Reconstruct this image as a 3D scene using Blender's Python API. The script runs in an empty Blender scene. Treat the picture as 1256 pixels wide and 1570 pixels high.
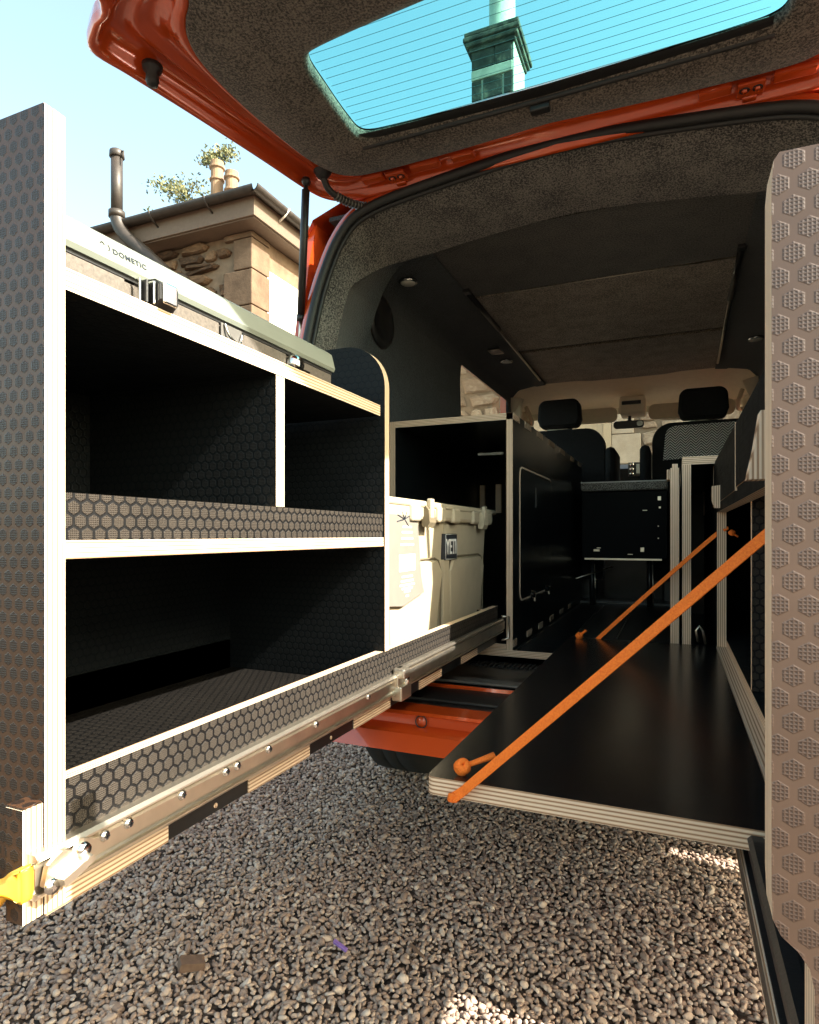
import bpy, bmesh, math, random
import numpy as np
from mathutils import Vector, Matrix
from mathutils.geometry import tessellate_polygon
random.seed(7); rng = np.random.default_rng(7)
SC = bpy.context.scene
COL = SC.collection
# ------------------------------------------------------------------ camera, sky, sun, exposure
# metres; origin at the eye of the camera, +Y runs into the van, +X to its right, gravel at z = GZ
GZ = -0.90; XC = -0.26
cd = bpy.data.cameras.new('camera'); cam = bpy.data.objects.new('camera', cd); COL.objects.link(cam)
cd.sensor_fit = 'HORIZONTAL'; cd.sensor_width = 36; cd.lens = 951/1256*36; cd.shift_y = 35/1256
cd.clip_start = 0.02; cd.clip_end = 800
cam.location = (0, 0, 0); cam.rotation_euler = (math.radians(90), 0, math.radians(23.2))
SC.camera = cam
SUN = Vector((1.0, -0.03, 0.80)).normalized()
w = bpy.data.worlds.new('World'); SC.world = w; w.use_nodes = True
wn = w.node_tree; bg = wn.nodes['Background']
sky = wn.nodes.new('ShaderNodeTexSky'); sky.sky_type = 'NISHITA'; sky.sun_disc = False
sky.sun_elevation = math.asin(SUN.z); sky.sun_rotation = math.atan2(SUN.x, SUN.y)
sky.air_density = 1.0; sky.dust_density = 3.0; sky.ozone_density = 1.0
wb = wn.nodes.new('ShaderNodeMix'); wb.data_type = 'RGBA'; wb.blend_type = 'MULTIPLY'; wb.inputs[0].default_value = 1
wb.inputs[7].default_value = (1.07, 1.05, .81, 1)      # warm white balance of the whole sky
wn.links.new(sky.outputs[0], wb.inputs[6]); wn.links.new(wb.outputs[2], bg.inputs[0]); bg.inputs[1].default_value = 0.15
sl = bpy.data.lights.new('sun', 'SUN'); sl.energy = 4.2; sl.angle = math.radians(0.5); sl.color = (1, .93, .82)
so = bpy.data.objects.new('sun', sl); COL.objects.link(so)
so.rotation_euler = SUN.to_track_quat('Z', 'Y').to_euler(); so.location = (3, 0, 4)
SC.view_settings.view_transform = 'Standard'; SC.view_settings.look = 'None'
SC.view_settings.exposure = 2.1; SC.view_settings.gamma = 1; SC.view_settings.use_curve_mapping = False
SC.cycles.max_bounces = 8; SC.cycles.diffuse_bounces = 4

# ------------------------------------------------------------------ materials
MATS = {}
def nodes(name):
    m = bpy.data.materials.new(name); m.use_nodes = True; MATS[name] = m
    return m, m.node_tree, m.node_tree.nodes['Principled BSDF']
class NT:
    def __init__(s, nt): s.nt = nt
    def n(s, t, **k):
        o = s.nt.nodes.new(t)
        for a, b in k.items(): setattr(o, a, b)
        return o
    def l(s, a, b): s.nt.links.new(a, b)
    def math(s, op, a, b=None, clamp=False):
        o = s.n('ShaderNodeMath', operation=op, use_clamp=clamp)
        for i, v in enumerate((a, b)):
            if v is None: continue
            if isinstance(v, (int, float)): o.inputs[i].default_value = v
            else: s.l(v, o.inputs[i])
        return o.outputs[0]
    def ramp(s, fac, stops):
        o = s.n('ShaderNodeValToRGB'); s.l(fac, o.inputs[0]); e = o.color_ramp.elements
        while len(e) < len(stops): e.new(.5)
        for i, (p, c) in enumerate(stops): e[i].position = p; e[i].color = (*c, 1)
        return o.outputs[0]
    def noise(s, scale, detail=3, coord=None, rough=.55, stretch=None):
        c = coord or s.n('ShaderNodeTexCoord').outputs['Object']
        if stretch:
            mp = s.n('ShaderNodeMapping'); mp.inputs['Scale'].default_value = stretch; s.l(c, mp.inputs[0]); c = mp.outputs[0]
        o = s.n('ShaderNodeTexNoise'); o.inputs['Scale'].default_value = scale; o.inputs['Detail'].default_value = detail
        o.inputs['Roughness'].default_value = rough; s.l(c, o.inputs['Vector']); return o.outputs[0]
    def bump(s, h, strength, dist, bsdf):
        o = s.n('ShaderNodeBump'); o.inputs['Strength'].default_value = strength; o.inputs['Distance'].default_value = dist
        s.l(h, o.inputs['Height']); s.l(o.outputs[0], bsdf.inputs['Normal'])
    def mix(s, f, a, b):
        o = s.n('ShaderNodeMix', data_type='RGBA')
        if isinstance(f, (int, float)): o.inputs[0].default_value = f
        else: s.l(f, o.inputs[0])
        for i, v in ((6, a), (7, b)):
            if isinstance(v, tuple): o.inputs[i].default_value = (*v, 1)
            else: s.l(v, o.inputs[i])
        return o.outputs[2]
def plain(name, col, rough=.5, metal=0, coat=0, var=.12, scale=30, bump=0, bscale=200, spec=None, em=None):
    m, nt, b = nodes(name); t = NT(nt)
    f = t.noise(scale, 4)
    c = t.ramp(f, [(.25, tuple(max(0, x*(1-var)) for x in col)), (.75, tuple(x*(1+var) for x in col))])
    t.l(c, b.inputs['Base Color']); b.inputs['Roughness'].default_value = rough; b.inputs['Metallic'].default_value = metal
    b.inputs['Coat Weight'].default_value = coat
    if spec is not None: b.inputs['Specular IOR Level'].default_value = spec
    if bump: t.bump(t.noise(bscale, 3), bump, .002, b)
    if em: b.inputs['Emission Color'].default_value = (*em, 1); b.inputs['Emission Strength'].default_value = 1
    return m
def hexmat(name, base, raised, pitch=.0145, rough=.38, spec=.5, bstr=.6, fine=7.0, edge=.425):
    m, nt, b = nodes(name); t = NT(nt)
    co = t.n('ShaderNodeTexCoord').outputs['Object']; sp = t.n('ShaderNodeSeparateXYZ'); t.l(co, sp.inputs[0])
    ge = t.n('ShaderNodeNewGeometry'); sn = t.n('ShaderNodeSeparateXYZ'); t.l(ge.outputs['True Normal'], sn.inputs[0])
    nx = t.math('GREATER_THAN', t.math('ABSOLUTE', sn.outputs[0]), .6); nz = t.math('GREATER_THAN', t.math('ABSOLUTE', sn.outputs[2]), .6)
    def mx(f, a, c):
        return t.math('ADD', t.math('MULTIPLY', a, t.math('SUBTRACT', 1, f)), t.math('MULTIPLY', c, f))
    U = t.math('DIVIDE', mx(nx, sp.outputs[0], sp.outputs[1]), pitch); V = t.math('DIVIDE', mx(nz, sp.outputs[2], sp.outputs[1]), pitch)
    def cell(du, dv):
        fu = t.math('SUBTRACT', t.math('FLOORED_MODULO', t.math('ADD', U, du), 1), .5)
        fv = t.math('SUBTRACT', t.math('FLOORED_MODULO', t.math('ADD', V, dv), 1.7320508), .8660254)
        au = t.math('ABSOLUTE', fu); av = t.math('ABSOLUTE', fv)
        return t.math('MAXIMUM', au, t.math('ADD', t.math('MULTIPLY', au, .5), t.math('MULTIPLY', av, .8660254)))
    d = t.math('MINIMUM', cell(0, 0), cell(.5, .8660254))
    mask = t.math('MULTIPLY', t.math('SUBTRACT', edge, d), 22, True)
    gu = t.math('ABSOLUTE', t.math('SUBTRACT', t.math('FRACT', t.math('MULTIPLY', U, fine)), .5))
    gv = t.math('ABSOLUTE', t.math('SUBTRACT', t.math('FRACT', t.math('MULTIPLY', V, fine)), .5))
    g = t.math('MULTIPLY', t.math('MAXIMUM', gu, gv), 2)
    h = t.math('MULTIPLY', mask, t.math('ADD', .45, t.math('MULTIPLY', g, .9)))
    t.bump(h, bstr, .0012, b)
    c = t.mix(mask, base, t.mix(g, tuple(x*.45 for x in raised), raised))
    n2 = t.noise(14, 4); c2 = t.n('ShaderNodeMix', data_type='RGBA', blend_type='MULTIPLY'); c2.inputs[0].default_value = .55
    t.l(c, c2.inputs[6]); t.l(t.ramp(n2, [(.3, (.6, .6, .6)), (.7, (1, 1, 1))]), c2.inputs[7]); t.l(c2.outputs[2], b.inputs['Base Color'])
    t.l(t.math('ADD', rough-.08, t.math('MULTIPLY', t.noise(35, 5), .22)), b.inputs['Roughness']); b.inputs['Specular IOR Level'].default_value = spec
    return m
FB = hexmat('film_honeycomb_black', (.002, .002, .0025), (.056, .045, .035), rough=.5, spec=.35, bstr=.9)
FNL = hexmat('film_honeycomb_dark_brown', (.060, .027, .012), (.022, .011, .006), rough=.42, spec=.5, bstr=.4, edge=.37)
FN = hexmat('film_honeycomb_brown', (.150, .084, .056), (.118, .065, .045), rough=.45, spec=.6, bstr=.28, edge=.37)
FD = hexmat('film_honeycomb_inner_shade', (.006, .009, .011), (.012, .014, .015), rough=.5, spec=.12, bstr=.4)  # darker copy of the black film, shade of the compartments put into its colour
FLP = plain('film_satin_flap', (.007, .007, .008), rough=.22, spec=.8, var=.3, scale=9, bump=.05, bscale=90)
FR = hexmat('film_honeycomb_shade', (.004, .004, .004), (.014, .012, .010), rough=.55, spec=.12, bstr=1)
FS = plain('film_smooth_black', (.006, .008, .0095), rough=.28, spec=.35, var=.3, scale=9, bump=.05, bscale=90)
def plymat(name, axis):
    m, nt, b = nodes(name); t = NT(nt)
    co = t.n('ShaderNodeTexCoord'); sp = t.n('ShaderNodeSeparateXYZ'); t.l(co.outputs['Object'], sp.inputs[0])
    st = [3, 3, 3]; st[axis] = 260
    n = t.noise(1, 3, co.outputs['Object'], stretch=tuple(st))
    wob = t.math('MULTIPLY', t.noise(6, 2), .0009)
    v = t.math('MULTIPLY', t.math('ADD', sp.outputs[axis], wob), 1/.0047)
    tri = t.math('ABSOLUTE', t.math('SUBTRACT', t.math('FRACT', v), .5))
    k = t.math('ADD', t.math('MULTIPLY', tri, 2), t.math('MULTIPLY', t.math('SUBTRACT', n, .5), .45))
    c = t.ramp(k, [(.12, (.27, .15, .08)), (.36, (.56, .39, .25)), (.75, (.76, .60, .44))])
    t.l(c, b.inputs['Base Color']); b.inputs['Roughness'].default_value = .62; t.bump(k, .25, .0008, b)
    return m
PLY = [plymat('ply_layers_across_x', 0), plymat('ply_layers_across_y', 1), plymat('ply_layers_across_z', 2)]
def carpetmat(name, lo, hi, scale=420):
    m, nt, b = nodes(name); t = NT(nt)
    n = t.noise(scale, 2, rough=.7); big = t.noise(12, 3)
    k = t.math('ADD', n, t.math('MULTIPLY', t.math('SUBTRACT', big, .5), .25))
    t.l(t.ramp(k, [(.40, lo), (.60, hi)]), b.inputs['Base Color']); b.inputs['Roughness'].default_value = .95
    b.inputs['Specular IOR Level'].default_value = .15; t.bump(n, .9, .003, b)
    b.inputs['Sheen Weight'].default_value = .25
    return m
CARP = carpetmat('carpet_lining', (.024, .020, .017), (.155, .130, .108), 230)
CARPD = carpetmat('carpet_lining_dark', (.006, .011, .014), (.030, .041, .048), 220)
CARPH = carpetmat('carpet_lining_header_lit', (.020, .020, .021), (.22, .205, .185), 240)  # lightened copy of the lining, light on the header put into the colour
CARPF = carpetmat('ceiling_fabric_shaded', (.012, .013, .013), (.085, .078, .066), 200)  # shaded copy of the ceiling fabric, rear panel's shade put into the colour
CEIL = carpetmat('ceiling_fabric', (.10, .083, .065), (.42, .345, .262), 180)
RED = plain('orange_red_paint', (.56, .072, .012), rough=.22, metal=.15, coat=1, var=.06, scale=6)
REDM = plain('orange_red_inner_paint', (.60, .07, .018), rough=.3, metal=.1, coat=.6, var=.12, scale=8)
RUB = plain('black_rubber', (.012, .012, .013), rough=.55, bump=.2)
PLA = plain('black_plastic', (.014, .014, .015), rough=.4, bump=.15)
GRP = plain('grey_plastic', (.10, .095, .088), rough=.45)
STEEL = plain('zinc_steel', (.66, .60, .50), rough=.34, metal=.95, var=.15, scale=20, bump=.05)
CHR = plain('chrome', (.75, .74, .72), rough=.15, metal=1)
TAN = plain('tan_plastic', (.46, .40, .285), rough=.5, var=.08, scale=18, bump=.15, bscale=300)
TAND = plain('tan_gasket', (.16, .13, .08), rough=.6)
FRL = plain('fridge_lid_grey_green', (.19, .21, .18), rough=.4, var=.05)
FRB = plain('fridge_body_taupe', (.105, .09, .076), rough=.5, var=.3, scale=300, bump=.2)
BEI = plain('beige_trim', (.84, .73, .55), rough=.7, var=.05, bump=.1)
BEID = plain('beige_visor', (.68, .57, .41), rough=.75, var=.06)
SEAT = plain('seat_cloth_black', (.008, .008, .009), rough=.9, var=.3, scale=60, bump=.3, bscale=500)
GCL = carpetmat('grey_bench_cloth', (.05, .05, .05), (.50, .48, .45), 200)
ORG = None
m, nt, b = nodes('orange_webbing'); t = NT(nt)
n = t.noise(1, 2, stretch=(500, 500, 500)); t.l(t.ramp(n, [(.3, (.82, .15, .010)), (.7, (.95, .225, .018))]), b.inputs['Base Color'])
b.inputs['Roughness'].default_value = .8; t.bump(n, .8, .001, b); ORG = m
YEL = plain('yellow_plastic', (.80, .40, .035), rough=.35, var=.06)
PURP = plain('purple_plastic', (.22, .12, .35), rough=.5)
WHT = plain('white_print', (.8, .8, .78), rough=.5, var=.02)
INK = plain('dark_print', (.02, .025, .035), rough=.4)
TAGM = plain('grey_card', (.20, .18, .155), rough=.6, var=.05)
WOODC = plain('wood_chip_wood', (.12, .07, .045), rough=.8, var=.3, scale=80)
LAMP = plain('lamp_lens', (.7, .66, .58), rough=.2)
TYR = plain('tyre_rubber', (.016, .016, .016), rough=.75, bump=.4, bscale=120)
FLR = plain('dark_floor_laminate', (.010, .013, .016), rough=.3, var=.3, scale=12, bump=.08)
LAMB = plain('tail_lamp_red', (.35, .02, .01), rough=.15, coat=1)
def glassmat(name, tint, rough=0):
    m, nt, b = nodes(name); t = NT(nt)
    tr = t.n('ShaderNodeBsdfTransparent'); tr.inputs[0].default_value = (*tint, 1)
    gl = t.n('ShaderNodeBsdfGlossy'); gl.inputs['Roughness'].default_value = .02
    lw = t.n('ShaderNodeLayerWeight'); lw.inputs[0].default_value = .5
    mx = t.n('ShaderNodeMixShader'); t.l(t.math('ADD', t.math('MULTIPLY', t.math('POWER', lw.outputs['Facing'], 5), .7), .02), mx.inputs[0]); t.l(tr.outputs[0], mx.inputs[1]); t.l(gl.outputs[0], mx.inputs[2])
    t.l(mx.outputs[0], nt.nodes['Material Output'].inputs[0]); nt.nodes.remove(b); return m
GLT = glassmat('tinted_tailgate_glass', (.58, .90, .88)); GLC = glassmat('clear_glass', (.93, .95, .93))
# stone, gravel, render, slate
def stonemat(name, stops, scale=6, bump=.6, isl=.5):
    m, nt, b = nodes(name); t = NT(nt)
    g = t.n('ShaderNodeObjectInfo'); n = t.noise(scale, 6, rough=.65)
    k = t.math('ADD', t.math('MULTIPLY', t.math('SUBTRACT', g.outputs['Random'], .5), isl), n)
    t.l(t.ramp(k, stops), b.inputs['Base Color']); b.inputs['Roughness'].default_value = .9
    t.bump(t.noise(scale*4, 5, rough=.7), bump, .03, b); return m
STB = stonemat('brown_rubble_stone', [(.2, (.045, .025, .013)), (.5, (.14, .082, .042)), (.8, (.27, .17, .095))])
STQ = stonemat('dressed_sandstone', [(.2, (.085, .052, .030)), (.5, (.15, .098, .060)), (.8, (.22, .150, .095))], 5, .25, .25)
STP = stonemat('pale_rubble_stone', [(.2, (.10, .062, .038)), (.5, (.23, .165, .115)), (.8, (.37, .30, .23))])
STD = stonemat('sooty_chimney_stone', [(.3, (.010, .011, .010)), (.55, (.035, .037, .03)), (.8, (.17, .165, .12))], 5, .5, .2)
STR = stonemat('pale_dressed_stone', [(.2, (.22, .17, .12)), (.5, (.31, .25, .185)), (.8, (.38, .32, .25))], 5, .25, .25)
STC = stonemat('pale_chimney_stone', [(.2, (.30, .31, .26)), (.7, (.50, .50, .42))], 5, .3, .1)
MORT = plain('lime_mortar', (.20, .145, .095), rough=.95, var=.25, scale=12, bump=.5, bscale=40)
REND = plain('white_render', (.78, .74, .66), rough=.9, var=.06, scale=3)
SLAT = plain('slate', (.13, .12, .115), rough=.7, var=.35, scale=5)
GUT = plain('gutter_iron', (.035, .028, .022), rough=.5, var=.4, scale=14)
GUTP = plain('lead_grey_pipe', (.035, .028, .023), rough=.5, var=.2, scale=14)
FASC = plain('fascia_board', (.15, .108, .075), rough=.7, var=.1)
POT = plain('clay_pot', (.26, .17, .10), rough=.8, var=.2, scale=9)
DOORP = plain('cream_door_paint', (.36, .285, .19), rough=.6, var=.03)
m, nt, b = nodes('gravel_stone'); t = NT(nt)
g = t.n('ShaderNodeNewGeometry'); n = t.noise(90, 3)
k = t.math('ADD', g.outputs['Random Per Island'], t.math('MULTIPLY', t.math('SUBTRACT', n, .5), .5))
t.l(t.ramp(k, [(.0, (.25, .168, .125)), (.45, (.35, .248, .188)), (.8, (.43, .32, .248)), (1.0, (.52, .41, .33))]), b.inputs['Base Color'])
b.inputs['Roughness'].default_value = .85; t.bump(t.noise(500, 3), .35, .002, b); GRV = m
m, nt, b = nodes('gravel_bed'); t = NT(nt)
v = t.n('ShaderNodeTexVoronoi'); v.inputs['Scale'].default_value = 48; co = t.n('ShaderNodeTexCoord'); t.l(co.outputs['Object'], v.inputs[0])
t.l(t.ramp(v.outputs['Distance'], [(.0, (.18, .13, .095)), (.55, (.10, .07, .052)), (.8, (.02, .015, .012))]), b.inputs['Base Color'])  # cell rims darkened: shade of the gaps between pebbles put into the colour
b.inputs['Roughness'].default_value = .95; o = t.n('ShaderNodeBump'); o.invert = True; o.inputs['Distance'].default_value = .02; t.l(v.outputs['Distance'], o.inputs['Height']); t.l(o.outputs[0], b.inputs['Normal']); BED = m
m, nt, b = nodes('herringbone_cloth'); t = NT(nt)
co = t.n('ShaderNodeTexCoord'); sp = t.n('ShaderNodeSeparateXYZ'); t.l(co.outputs['Object'], sp.inputs[0])
zig = t.math('ABSOLUTE', t.math('SUBTRACT', t.math('FRACT', t.math('MULTIPLY', sp.outputs[0], 1/.050)), .5))
q = t.math('FRACT', t.math('ADD', t.math('MULTIPLY', zig, 3.6), t.math('MULTIPLY', sp.outputs[2], 1/.014)))
t.l(t.ramp(t.math('ADD', q, t.math('MULTIPLY', t.math('SUBTRACT', t.noise(300, 2), .5), .2)), [(.44, (.02, .02, .02)), (.56, (.85, .83, .80))]), b.inputs['Base Color'])
b.inputs['Roughness'].default_value = .9; HERR = m; b.inputs['Sheen Weight'].default_value = .4
m, nt, b = nodes('leaf'); t = NT(nt); g = t.n('ShaderNodeNewGeometry')
t.l(t.ramp(g.outputs['Random Per Island'], [(.1, (.04, .06, .018)), (.6, (.10, .11, .035)), (.95, (.20, .18, .07))]), b.inputs['Base Color']); b.inputs['Roughness'].default_value = .6; LEAF = m
BARK = plain('bark', (.12, .085, .06), rough=.9, var=.3)

# ------------------------------------------------------------------ mesh helpers
def link(name, me, parent=None, mats=()):
    for mt in mats: me.materials.append(mt)
    o = bpy.data.objects.new(name, me); COL.objects.link(o)
    if parent: o.parent = parent
    return o
def thing(name, label, cat, group=None):
    o = bpy.data.objects.new(name, None); COL.objects.link(o); o['label'] = label; o['category'] = cat; o.empty_display_size = .05
    if group: o['group'] = group
    return o
def tag(o, label, cat, group=None):
    o['label'] = label; o['category'] = cat
    if group: o['group'] = group
    return o
def setbase(root, loc):
    # put the thing's Empty at its base while its parts stay where they are
    root.location = loc
    for c in root.children: c.matrix_parent_inverse = Matrix.Translation(Vector(loc)).inverted()
def to_me(bm, name, smooth=False):
    me = bpy.data.meshes.new(name); bmesh.ops.recalc_face_normals(bm, faces=bm.faces)
    if smooth:
        for f in bm.faces: f.smooth = True
    bm.to_mesh(me); bm.free(); return me
def add_box(bm, lo, hi, bev=0):
    lo, hi = Vector(lo), Vector(hi)
    r = bmesh.ops.create_cube(bm, size=1)
    for v in r['verts']: v.co = Vector([(lo[i]+hi[i])/2 + v.co[i]*(hi[i]-lo[i]) for i in range(3)])
    if bev: bmesh.ops.bevel(bm, geom=[e for e in {e for v in r['verts'] for e in v.link_edges}], offset=bev, segments=2, profile=.5, affect='EDGES')
def box(name, lo, hi, mat, parent=None, bev=.001, smooth=False):
    bm = bmesh.new(); add_box(bm, lo, hi, bev); return link(name, to_me(bm, name, smooth), parent, [mat])
def boxes(name, L, mat, parent=None, bev=0):
    bm = bmesh.new()
    for lo, hi in L: add_box(bm, lo, hi, bev)
    return link(name, to_me(bm, name), parent, [mat])
AX = {0: (1, 2), 1: (0, 2), 2: (0, 1)}
def prism(name, poly, axis, lo, hi, capmat, sidemat=None, parent=None, holes=(), smooth=False):
    """polygon in the plane normal to axis, extruded lo..hi; caps wear capmat, edges sidemat"""
    a, b2 = AX[axis]
    def mk(p, h):
        v = [0, 0, 0]; v[a], v[b2] = p; v[axis] = h; return v
    loops = [list(poly)] + [list(h) for h in holes]
    flat = [p for L in loops for p in L]; n = len(flat)
    tris = tessellate_polygon([[Vector((p[0], p[1], 0)) for p in L] for L in loops])
    V = [mk(p, lo) for p in flat] + [mk(p, hi) for p in flat]
    F = [tuple(t_) for t_ in tris] + [tuple(n+i for i in t_) for t_ in tris]; nc = len(F); k = 0
    for L in loops:
        for i in range(len(L)):
            j = (i+1) % len(L); F.append((k+i, k+j, n+k+j, n+k+i))
        k += len(L)
    me = bpy.data.meshes.new(name); me.from_pydata(V, [], F)
    for i, p in enumerate(me.polygons): p.material_index = 0 if i < nc else 1
    bm = bmesh.new(); bm.from_mesh(me); bmesh.ops.recalc_face_normals(bm, faces=bm.faces); bm.to_mesh(me); bm.free()
    if smooth:
        for i, p in enumerate(me.polygons):
            if i >= nc: p.use_smooth = True
    o = link(name, me, parent, [capmat, sidemat or capmat]); return o
def board(name, lo, hi, axis, film, parent=None, ply=None):
    a, b2 = AX[axis]
    return prism(name, [(lo[a], lo[b2]), (hi[a], lo[b2]), (hi[a], hi[b2]), (lo[a], hi[b2])], axis, lo[axis], hi[axis], film, ply or PLY[axis], parent)
def arc(cx, cy, r, a0, a1, n=8, ry=None):
    return [(cx+r*math.cos(math.radians(a0+(a1-a0)*i/n)), cy+(ry or r)*math.sin(math.radians(a0+(a1-a0)*i/n))) for i in range(n+1)]
def rrect(x0, y0, x1, y1, r, n=5):
    return arc(x1-r, y1-r, r, 0, 90, n)+arc(x0+r, y1-r, r, 90, 180, n)+arc(x0+r, y0+r, r, 180, 270, n)+arc(x1-r, y0+r, r, 270, 360, n)
def add_tube(bm, pts, r, n=10, cap=True, flat=None):
    pts = [Vector(p) for p in pts]; rs = r if isinstance(r, (list, tuple)) else [r]*len(pts); rings = []; up = None
    for i, p in enumerate(pts):
        d = (pts[min(i+1, len(pts)-1)]-pts[max(i-1, 0)]).normalized()
        if up is None:
            up = Vector((0, 0, 1)) if abs(d.z) < .9 else Vector((1, 0, 0))
        s = d.cross(up).normalized(); up = s.cross(d).normalized()
        rings.append([bm.verts.new(p+(s*math.cos(2*math.pi*k/n)+up*math.sin(2*math.pi*k/n)*(flat or 1))*rs[i]) for k in range(n)])
    for i in range(len(rings)-1):
        for k in range(n): bm.faces.new((rings[i][k], rings[i][(k+1) % n], rings[i+1][(k+1) % n], rings[i+1][k]))
    if cap: bm.faces.new(rings[0][::-1]); bm.faces.new(rings[-1])
def tube(name, pts, r, mat, parent=None, n=10, flat=None):
    bm = bmesh.new(); add_tube(bm, pts, r, n, True, flat); o = link(name, to_me(bm, name, True), parent, [mat])
    return o
def lathe(name, prof, axis, center, mat, parent=None, n=32, close=True):
    """prof: (radius, height along axis)"""
    V = []; F = []; m_ = len(prof); a, b2 = AX[axis]
    for k in range(n):
        th = 2*math.pi*k/n
        for r, h in prof:
            v = [0, 0, 0]; v[a] = r*math.cos(th); v[b2] = r*math.sin(th); v[axis] = h; V.append([v[i]+center[i] for i in range(3)])
    for k in range(n):
        for i in range(m_-1): F.append((k*m_+i, k*m_+i+1, ((k+1) % n)*m_+i+1, ((k+1) % n)*m_+i))
    me = bpy.data.meshes.new(name); me.from_pydata(V, [], F)
    bm = bmesh.new(); bm.from_mesh(me); bmesh.ops.remove_doubles(bm, verts=bm.verts, dist=1e-6); me2 = to_me(bm, name, True)
    return link(name, me2, parent, [mat])
def loft(name, rings, mat, parent=None, closed=False, smooth=True, mats=None, split=None):
    V = [p for r in rings for p in r]; n = len(rings[0]); F = []; MI = []
    for i in range(len(rings)-1):
        for k in range(n if closed else n-1):
            F.append((i*n+k, i*n+(k+1) % n, (i+1)*n+(k+1) % n, (i+1)*n+k)); MI.append(split[i] if split else 0)
    me = bpy.data.meshes.new(name); me.from_pydata([tuple(p) for p in V], [], F)
    for p, mi in zip(me.polygons, MI): p.use_smooth = smooth; p.material_index = mi
    return link(name, me, parent, mats or [mat])
def catmull(P_, sub=4, closed=False):
    out = []; n = len(P_)
    for i in range(n-1):
        p0, p1, p2, p3 = [np.array(P_[max(0, min(n-1, j))], float) for j in (i-1, i, i+1, i+2)]
        for s in range(sub):
            u = s/sub
            out.append(tuple(.5*((2*p1)+(-p0+p2)*u+(2*p0-5*p1+4*p2-p3)*u*u+(-p0+3*p1-3*p2+p3)*u**3)))
    out.append(tuple(P_[-1])); return out
def text(name, body, size, mat, parent, loc, rot, depth=.0004, sx=1, space=1):
    c = bpy.data.curves.new(name, 'FONT'); c.body = body; c.size = size; c.extrude = depth; c.align_x = 'CENTER'; c.align_y = 'CENTER'; c.space_character = space; c.offset = size*.012
    o = bpy.data.objects.new(name, c); COL.objects.link(o); bpy.context.view_layer.update()
    me = bpy.data.meshes.new_from_object(o); bpy.data.objects.remove(o)
    M = Matrix.Translation(loc) @ rot.to_4x4() @ Matrix.Diagonal((sx, 1, 1, 1)); me.transform(M); me.materials.clear()
    return link(name, me, parent, [mat])
ROTX = Matrix(((0, 0, 1), (1, 0, 0), (0, 1, 0)))       # text on a plane facing +x, reading towards +y

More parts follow.
